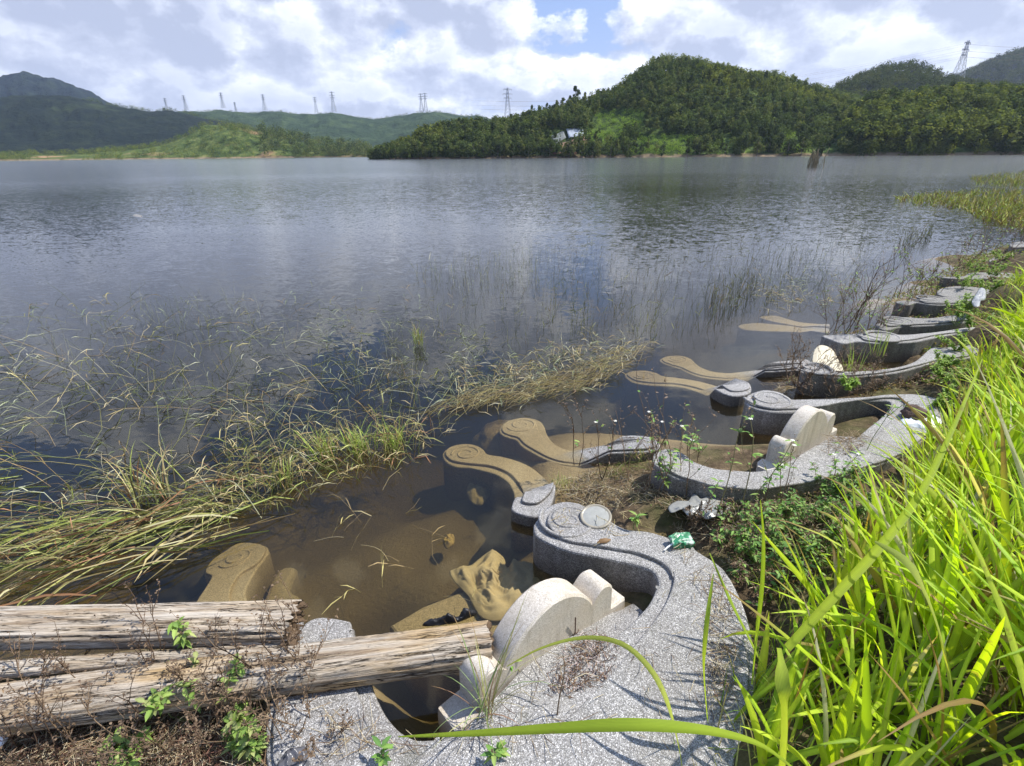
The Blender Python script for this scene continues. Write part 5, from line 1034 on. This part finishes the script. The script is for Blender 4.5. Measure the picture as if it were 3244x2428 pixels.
# ------------------------------------------------------------------ trees
def tree_proto(kind, seed, nleaf, rich=True):
    r_ = random.Random(seed); V = []; Cc = []; F = []
    if kind == 'slim': rx, ry, zc, hz_ = .19, .19, .58, .42
    elif kind == 'round': rx, ry, zc, hz_ = .36, .36, .56, .42
    elif kind == 'airy': rx, ry, zc, hz_ = .32, .32, .72, .27
    else: rx, ry, zc, hz_ = .50, .50, .40, .42     # bush
    blobs = []
    for _ in range(9 if rich else 6):
        a = r_.uniform(0, 6.28); z = r_.uniform(-.75, .95); k = math.sqrt(max(.05, 1 - z * z)) * r_.uniform(.25, .8)
        if kind == 'slim': k *= .9 - .5 * z
        blobs.append((math.cos(a) * k * rx, math.sin(a) * k * ry, zc + z * hz_, rx * r_.uniform(.35, .6)))
    for _ in range(nleaf):
        bx, by, bz, br = r_.choice(blobs); d_ = np.array([r_.gauss(0, 1), r_.gauss(0, 1), r_.gauss(0, 1)]); d_ /= np.linalg.norm(d_)
        c_ = np.array([bx, by, bz]) + d_ * br * r_.uniform(.6, 1.08) * np.array([1, 1, 1.15]); s_ = (.045 if rich else .052) * r_.uniform(.6, 1.3)
        nrm = d_ + np.array([r_.gauss(0, .5), r_.gauss(0, .5), r_.gauss(0, .5) + .2]); nrm /= np.linalg.norm(nrm); a = np.cross(nrm, [r_.gauss(0, 1), r_.gauss(0, 1), r_.gauss(0, 1)]); a /= np.linalg.norm(a); b = np.cross(nrm, a)
        i = len(V); V += [c_ + a * s_, c_ + b * s_ * .8, c_ - a * s_ * .9, c_ - b * s_]; t_ = r_.uniform(.78, 1.25); Cc += [[t_, t_, t_ * .9]] * 4; F.append((i, i + 1, i + 2, i + 3))
    return np.array(V), np.array(F), np.array(Cc)
DK = [(.072, .100, .042), (.095, .130, .050), (.125, .160, .056), (.060, .082, .042), (.155, .175, .065)]
YG = [(.17, .20, .05), (.22, .24, .055), (.14, .165, .045), (.11, .135, .042)]
protos = {}
def crown_mesh(kind, seed, pal_i, pal, n=380):
    key = (kind, seed, pal_i)
    if key not in protos:
        V, F, Cc = tree_proto(kind, seed, 200 if kind == 'airy' else n); o = mesh('crown', V, F, M_CROWN, None, False, Cc * np.array(pal[pal_i])); C.objects.unlink(o)
        T = Tubes(); T.tube([(0, 0, -.05), (.01, .008, .25), (-.005, .01, .55), (.004, 0, .85)], [.022, .017, .012, .005], (.3, .26, .2), 6)
        for a in range(5): aa = a * 1.3 + seed; T.tube([(0, 0, .35 + .09 * a), (math.cos(aa) * .07, math.sin(aa) * .07, .45 + .09 * a), (math.cos(aa) * .15, math.sin(aa) * .15, .52 + .09 * a)], [.008, .006, .003], (.3, .26, .2), 4)
        t_ = mesh('trunk', np.concatenate(T.V), np.concatenate(T.F), M_BARK, None, True); C.objects.unlink(t_)
        protos[key] = (o, t_)
    return protos[key]
ntree = 0
def tree(p, h, kind, pal, label, group, sw=1.0):
    global ntree
    oc, ot = crown_mesh(kind, rnd.randint(1, 4), rnd.randint(0, len(pal) - 1), pal) if kind != 'x' else None
    e = bpy.data.objects.new('eucalyptus_tree' if kind in ('slim', 'airy') else 'broadleaf_tree' if kind == 'round' else 'shrub', None); C.objects.link(e)
    e.location = p; e.scale = (h * sw, h * sw, h); e.rotation_euler = (0, 0, rnd.uniform(0, 6.28)); e.empty_display_size = .1
    tag(e, label, 'shrub' if kind == 'bush' else 'tree', group)
    for s_, nm in ((oc, 'crown'), (ot, 'trunk')):
        if kind == 'bush' and nm == 'trunk': continue
        c_ = s_.copy(); C.objects.link(c_); c_.parent = e
    ntree += 1
class Mass:
    def __init__(s): s.V = []; s.F = []; s.C = []; s.n = 0; s.cache = {}
    def add(s, p, h, kind, col, sw=1.0, n=150):
        k = (kind, rnd.randint(1, 5))
        if k not in s.cache: s.cache[k] = tree_proto(kind, k[1] + 20, n, False)
        V, F, Cc = s.cache[k]; a = rnd.uniform(0, 6.28); c_, s_ = math.cos(a), math.sin(a)
        R_ = np.array([[c_, -s_, 0], [s_, c_, 0], [0, 0, 1]]); s.V.append((V * np.array([h * sw, h * sw, h])) @ R_.T + p); s.F.append(F + s.n); s.C.append(Cc * np.array(col)); s.n += len(V)
    def build(s, name, label, cat):
        return tag(mesh(name, np.concatenate(s.V), np.concatenate(s.F), M_CROWN, None, False, np.concatenate(s.C)), label, cat, kind='stuff')
def inell(vx, vy, ells): return any(((vx - a) / c) ** 2 + ((vy - b) / d) ** 2 < 1 for a, b, c, d in ells)
CLEAR = [(1335, 268, 60, 26), (1300, 300, 50, 16), (1215, 302, 46, 18), (1445, 316, 76, 20), (1240, 330, 50, 6), (1570, 322, 14, 12), (1700, 312, 22, 16), (1740, 325, 30, 6), (1100, 318, 12, 8), (1730, 296, 22, 6)]
M1 = Mass()
def plant(hill, x0, x1, v0, v1, n, hrange, kinds, palf, front=False, sw=1.0):
    cands = []
    for _ in range(n):
        fx = (rnd.uniform(x0, x1) - hill.x0) / (hill.x1 - hill.x0); v = rnd.uniform(v0, v1); p = hill.pt(fx, v); q = proj(p)
        if inell(q[0], q[1], CLEAR): continue
        cands.append((p, q, v))
    return cands
# the mass of the plantation
for p, q, v in plant(main, 800, 2260, .02, 1.06, 6200, None, None, None):
    hgt = rnd.uniform(4.0, 7.0) * (1 if v > .12 else .8) * (.75 if q[0] < 900 else 1)
    g_ = noise.noise(Vector((p[0] * .02, p[1] * .02, 4)))
    pal = DK if (g_ < .15 or q[0] < 1500) else DK[1:] + YG
    if q[0] < 960 and q[1] < 325: pal = YG + DK[3:]
    M1.add(p, hgt, rnd.choice(['slim', 'slim', 'round', 'bush']), rnd.choice(pal), rnd.uniform(.9, 1.25))
for p, q, v in plant(near, 1830, 2330, .03, 1.05, 900, None, None, None):
    M1.add(p, rnd.uniform(5, 8), rnd.choice(['slim', 'round', 'bush']), rnd.choice(DK + YG), rnd.uniform(.9, 1.3))
M1.build('forest', 'dense plantation of dark and yellow green trees covering the big hill', 'forest')
# single trees: the ridge line, the shoreline, the sunlit crowns at the right
for p, q, v in sorted(plant(main, 1340, 1800, .96, 1.04, 95, None, None, None), key=lambda t: t[1][0]):
    tree(p, rnd.uniform(6.5, 8.5), 'airy', [(.24, .27, .15), (.19, .22, .12)], 'thin see-through tree on the crest of the big hill', 'airy trees along the crest')
for x, h in ((1150, 9), (1165, 8), (1181, 8), (1215, 9), (1232, 9), (1243, 13), (1262, 8), (1100, 6), (1118, 7), (1290, 8), (1203, 8)):
    p = main.pt((x - main.x0) / (main.x1 - main.x0), 1.0)
    tree(p, h, 'slim', DK, 'tallest dark slim tree on the hill\'s left slope skyline' if h == 13 else 'slim dark tree on the left shoulder of the hill\'s skyline', None if h == 13 else 'slim trees on the left shoulder', .9)
for p, q, v in plant(main, 815, 1840, .0, .06, 90, None, None, None):
    tree(p, rnd.uniform(4, 6.5), rnd.choice(['slim', 'round']), DK, 'dark tree standing at the water\'s edge below the big hill', 'trees along the far waterline')
for p, q, v in plant(near, 1850, 2300, .80, 1.03, 60, None, None, None):
    tree(p, rnd.uniform(6, 8.5), rnd.choice(['slim', 'round']), YG, 'sunlit yellow green tree crown on the near right hillside', 'sunlit trees on the right hillside', 1.1)
for p, q, v in plant(near, 1830, 2300, .0, .1, 34, None, None, None):
    tree(p, rnd.uniform(3, 5), 'bush', YG + DK, 'rounded shrub at the foot of the right hillside', 'shrubs at the foot of the right hillside')
M2 = Mass()
for p, q, v in plant(knoll, -100, 800, .0, 1.03, 3400, None, None, None):
    g_ = noise.noise(Vector((p[0] * .015, p[1] * .015, 9)))
    if rnd.random() < .45 + g_: M2.add(p, rnd.uniform(2.5, 6), 'bush', rnd.choice(YG + DK[2:] + [(.11, .17, .04)]), rnd.uniform(1, 1.6), 50)
for p, q, v in plant(knoll, 560, 800, .0, 1.05, 260, None, None, None): M2.add(p, rnd.uniform(6, 11), 'round', rnd.choice(DK), 1.1, 60)
for p, q, v in plant(ridge, 180, 620, .97, 1.02, 200, None, None, None): M2.add(p, rnd.uniform(4, 9), 'bush', rnd.choice(DK), 1.6, 40)
for p, q, v in plant(far, 380, 1100, .97, 1.02, 420, None, None, None): M2.add(p, rnd.uniform(3, 6), 'bush', rnd.choice(DK), 2.2, 36)
for p, q, v in plant(rdark, 1800, 2212, .2, 1.02, 1700, None, None, None): M2.add(p, rnd.uniform(5, 9), 'round', np.array(rnd.choice(DK)) * .6, 1.2, 40)  # tree colours darkened to carry the cloud shadow on this hill
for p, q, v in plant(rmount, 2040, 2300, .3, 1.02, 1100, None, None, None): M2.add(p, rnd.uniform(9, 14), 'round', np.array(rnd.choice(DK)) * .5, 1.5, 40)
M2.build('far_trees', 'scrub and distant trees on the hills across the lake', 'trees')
M3 = Mass()
for vx, vy, rx_, ry_ in CLEAR:
    if (vx, vy) == (1215, 302): continue
    for _ in range(int(rx_ * ry_ * .10)):
        x_, y_ = vx + rnd.uniform(-rx_, rx_), vy + rnd.uniform(-ry_, ry_)
        best = None
        for _k in range(60):
            p = main.pt((x_ - main.x0) / (main.x1 - main.x0), rnd.uniform(0, .7)); q = proj(p)
            if best is None or abs(q[1] - y_) < best[0]: best = (abs(q[1] - y_), p)
        M3.add(best[1], rnd.uniform(1.2, 2.6), 'bush', rnd.choice([(.22, .33, .06), (.28, .38, .08), (.17, .27, .05)]), 1.6, 60)
M3.build('brush', 'bright green tall grass and brush in the clearings of the hill', 'brush')
print('single trees', ntree)

# slope sheets and cut bank
def onhill(hill, vx, vy, up=0.0):
    best = None
    for v in np.linspace(0, 1, 160):
        for fx_ in (0,): p = hill.pt((vx - hill.x0) / (hill.x1 - hill.x0), v); q = proj(p)
        if best is None or abs(q[1] - vy) < best[0]: best = (abs(q[1] - vy), p, q)
    p = best[1].copy(); p[0] += (vx - best[2][0]) / 1115 * p[1]; p[2] += up; return p
def drape(name, pix, m, label, cat, up=.5, nn=9):
    (a, b, c_, d_) = pix; V = []; F = []
    for i in range(nn):
        for j in range(nn):
            s_, t_ = i / (nn - 1), j / (nn - 1); x = (a[0] * (1 - s_) + b[0] * s_) * (1 - t_) + (d_[0] * (1 - s_) + c_[0] * s_) * t_; y = (a[1] * (1 - s_) + b[1] * s_) * (1 - t_) + (d_[1] * (1 - s_) + c_[1] * s_) * t_
            V.append(onhill(main, x, y, up + .35 * noise.noise(Vector((x * .3, y * .3, 2)))) - np.array([0, .8, 0]))
    for i in range(nn - 1):
        for j in range(nn - 1): k = i * nn + j; F.append((k, k + nn, k + nn + 1, k + 1))
    o = mesh(name, V, F, m, None, True); sd = o.modifiers.new('thickness', 'SOLIDIFY'); sd.thickness = .1
    return tag(o, label, cat)
drape('bare_slope', [(1180, 322), (1262, 296), (1270, 312), (1190, 330)], simple('red_earth', (.20, .12, .08), .95, .6, .4, .8, .3), 'reddish bare earth scar on the lower slope of the big hill', 'landslip', .3)
drape('slope_sheet', [(1222, 283), (1258, 282), (1260, 298), (1228, 303)], simple('white_sheet', (.34, .38, .42), .6, .8, .3, .5, .3), 'pale bluish sheet spread on the hill slope, right one of two', 'tarpaulin', .9)
drape('slope_sheet', [(1190, 300), (1216, 288), (1222, 303), (1196, 318)], simple('grey_sheet', (.14, .155, .145), .8, .8, .35, .5, .3), 'greyish sheet spread on the hill slope, left one of two', 'tarpaulin', .9)
drape('red_bank', [(1182, 333), (1246, 333), (1250, 337), (1182, 337)], simple('red_clay', (.24, .13, .085), .95, .8, .3, .6, .3), 'strip of red clay at the far waterline below the sheets', 'earth bank', .6)

# ------------------------------------------------------------------ pylons
def pylon(base_v, top_v, Y, label, group, w0=.2, thick=.16, parts=True):
    b = atY(*base_v, Y); t = atY(top_v[0], top_v[1], Y); h = t[2] - b[2]
    e = empty('pylon', b, label, 'pylon', group)
    T = Tubes(); nl = 9; wd = lambda f: h * w0 * .5 * (1 - f) ** 1.3 + h * .018
    cor = [[np.array([sx * wd(f), sy * wd(f), f * h]) for sx, sy in ((-1, -1), (1, -1), (1, 1), (-1, 1))] for f in [i / nl for i in range(nl + 1)]]
    for k in range(4): T.tube([c_[k] for c_ in cor], thick, (.4, .4, .4), 4)
    for i in range(nl):
        for k in range(4):
            T.tube([cor[i][k], cor[i + 1][(k + 1) % 4]], thick * .6, (.4, .4, .4), 3); T.tube([cor[i][(k + 1) % 4], cor[i + 1][k]], thick * .6, (.4, .4, .4), 3)
    o = T.build('tower_body', M_STEEL); o.parent = e
    for f, l in ((.70, .13), (.82, .16), (.96, .14)):
        T = Tubes(); z = h * f; L = h * l
        for sy in (-1, 1):
            T.tube([(-L, 0, z), (0, sy * h * .02, z + h * .012), (L, 0, z)], thick * .8, (.4, .4, .4), 4); T.tube([(-L, 0, z), (0, sy * h * .02, z - h * .022), (L, 0, z)], thick * .8, (.4, .4, .4), 4)
        o = T.build('crossarm', M_STEEL); o.parent = e
        T = Tubes()
        for sx in (-1, 1): T.tube([(sx * L, 0, z), (sx * L, 0, z - h * .04)], thick * 1.1, (.2, .2, .2), 5)
        o2 = T.build('insulator', M_STEEL); o2.parent = o
    e.rotation_euler = (0, 0, rnd.uniform(-.3, .3)); return e, h
LB = ['first pylon from the left on the distant ridge, very faint', 'second pylon from the left on the distant ridge', 'third pylon from the left, tallest over the ridge\'s left hump', 'shortest distant pylon, just right of the third', 'pylon alone in the middle of the left skyline', 'thin pylon left of a taller one over the ridge', 'tall pylon on the ridge above the small green knoll\'s right', 'left pylon of the close pair above the saddle', 'right pylon of the close pair above the saddle', 'pylon standing by the left foot of the big wooded hill']
for (x, y0, y1), l, Y in zip([(362, 240, 212), (403, 238, 206), (483, 234, 200), (510, 240, 221), (573, 239, 204), (684, 243, 210), (722, 242, 198), (911, 242, 202), (920, 240, 201), (1097, 262, 190)], LB, [1300] * 7 + [1230, 1230, 760]):
    pylon((x, y0), (x, y1), Y, l, 'pylons on the skyline', .2, .30 if Y > 1000 else .20)
pR, hR = pylon((2062, 190), (2062, 88), 620, 'largest lattice pylon between the two right hills', 'pylons on the skyline', .24, .26)
pR.rotation_euler = (0, 0, .5)
for k, (f, l) in enumerate(((.70, .13), (.82, .16), (.96, .14))):
    T = Tubes(); a = np.array(pR.location) + np.array([0, 0, hR * (f - .04)])
    for sx in (-1, 1):
        p = a + np.array([sx * hR * l * .87, sx * hR * l * .4, 0])
        for q in (p + np.array([420, -40, 25]), p + np.array([-520, 260, -25])):
            T.tube([p * (1 - t) + q * t - np.array([0, 0, 34 * t * (1 - t) * 2]) for t in np.linspace(0, 1, 14)], .05, (.1, .1, .1), 3)
    tag(T.build('power_line', M_RUST), ['lowest', 'middle', 'topmost'][k] + ' cables strung from the largest pylon', 'power line', 'cables of the largest pylon')

# dead stems standing in the open water, a snag
def stump():
    b = PV(1757, 362, 0); e = empty('reed_stump', b, 'cluster of pale broken stems standing alone in open water', 'stump'); T = Tubes()
    for i in range(26):
        q = np.array([rnd.gauss(0, .35), rnd.gauss(0, .35), -.3]); h = rnd.uniform(1.1, 2.3); T.tube([q, q + np.array([rnd.gauss(0, .1), 0, h * .6]), q + np.array([rnd.gauss(0, .25), rnd.gauss(0, .2), h + .3])], [.05, .05, .03], np.array((.42, .35, .22)) * rnd.uniform(.6, 1.3), 5)
    for i in range(24): a = rnd.gauss(0, 1.3); T.tube([(a, rnd.gauss(0, .5), -.2), (a + rnd.gauss(0, .15), 0, rnd.uniform(.3, 1.0))], [.02, .01], (.2, .2, .1), 3)
    o = T.build('stems', M_REED); o.parent = e
stump()

# ------------------------------------------------------------------ air
def haze():
    m, n, o = mat('haze_air')
    v = n.new('ShaderNodeVolumePrincipled', {'Color': (.66, .78, 1.0, 1), 'Density': .0001, 'Anisotropy': .3}); n.l.new(v.outputs[0], o.inputs['Volume'])
    a, b, z0, z1 = 3060, -460, -3.6, 330; V = [(-a, b, z0), (a, b, z0), (a, a, z0), (-a, a, z0), (-a, b, z1), (a, b, z1), (a, a, z1), (-a, a, z1)]
    tag(mesh('haze', V, [(0, 3, 2, 1), (4, 5, 6, 7), (0, 1, 5, 4), (1, 2, 6, 5), (2, 3, 7, 6), (3, 0, 4, 7)], m), kind='stuff')
haze()
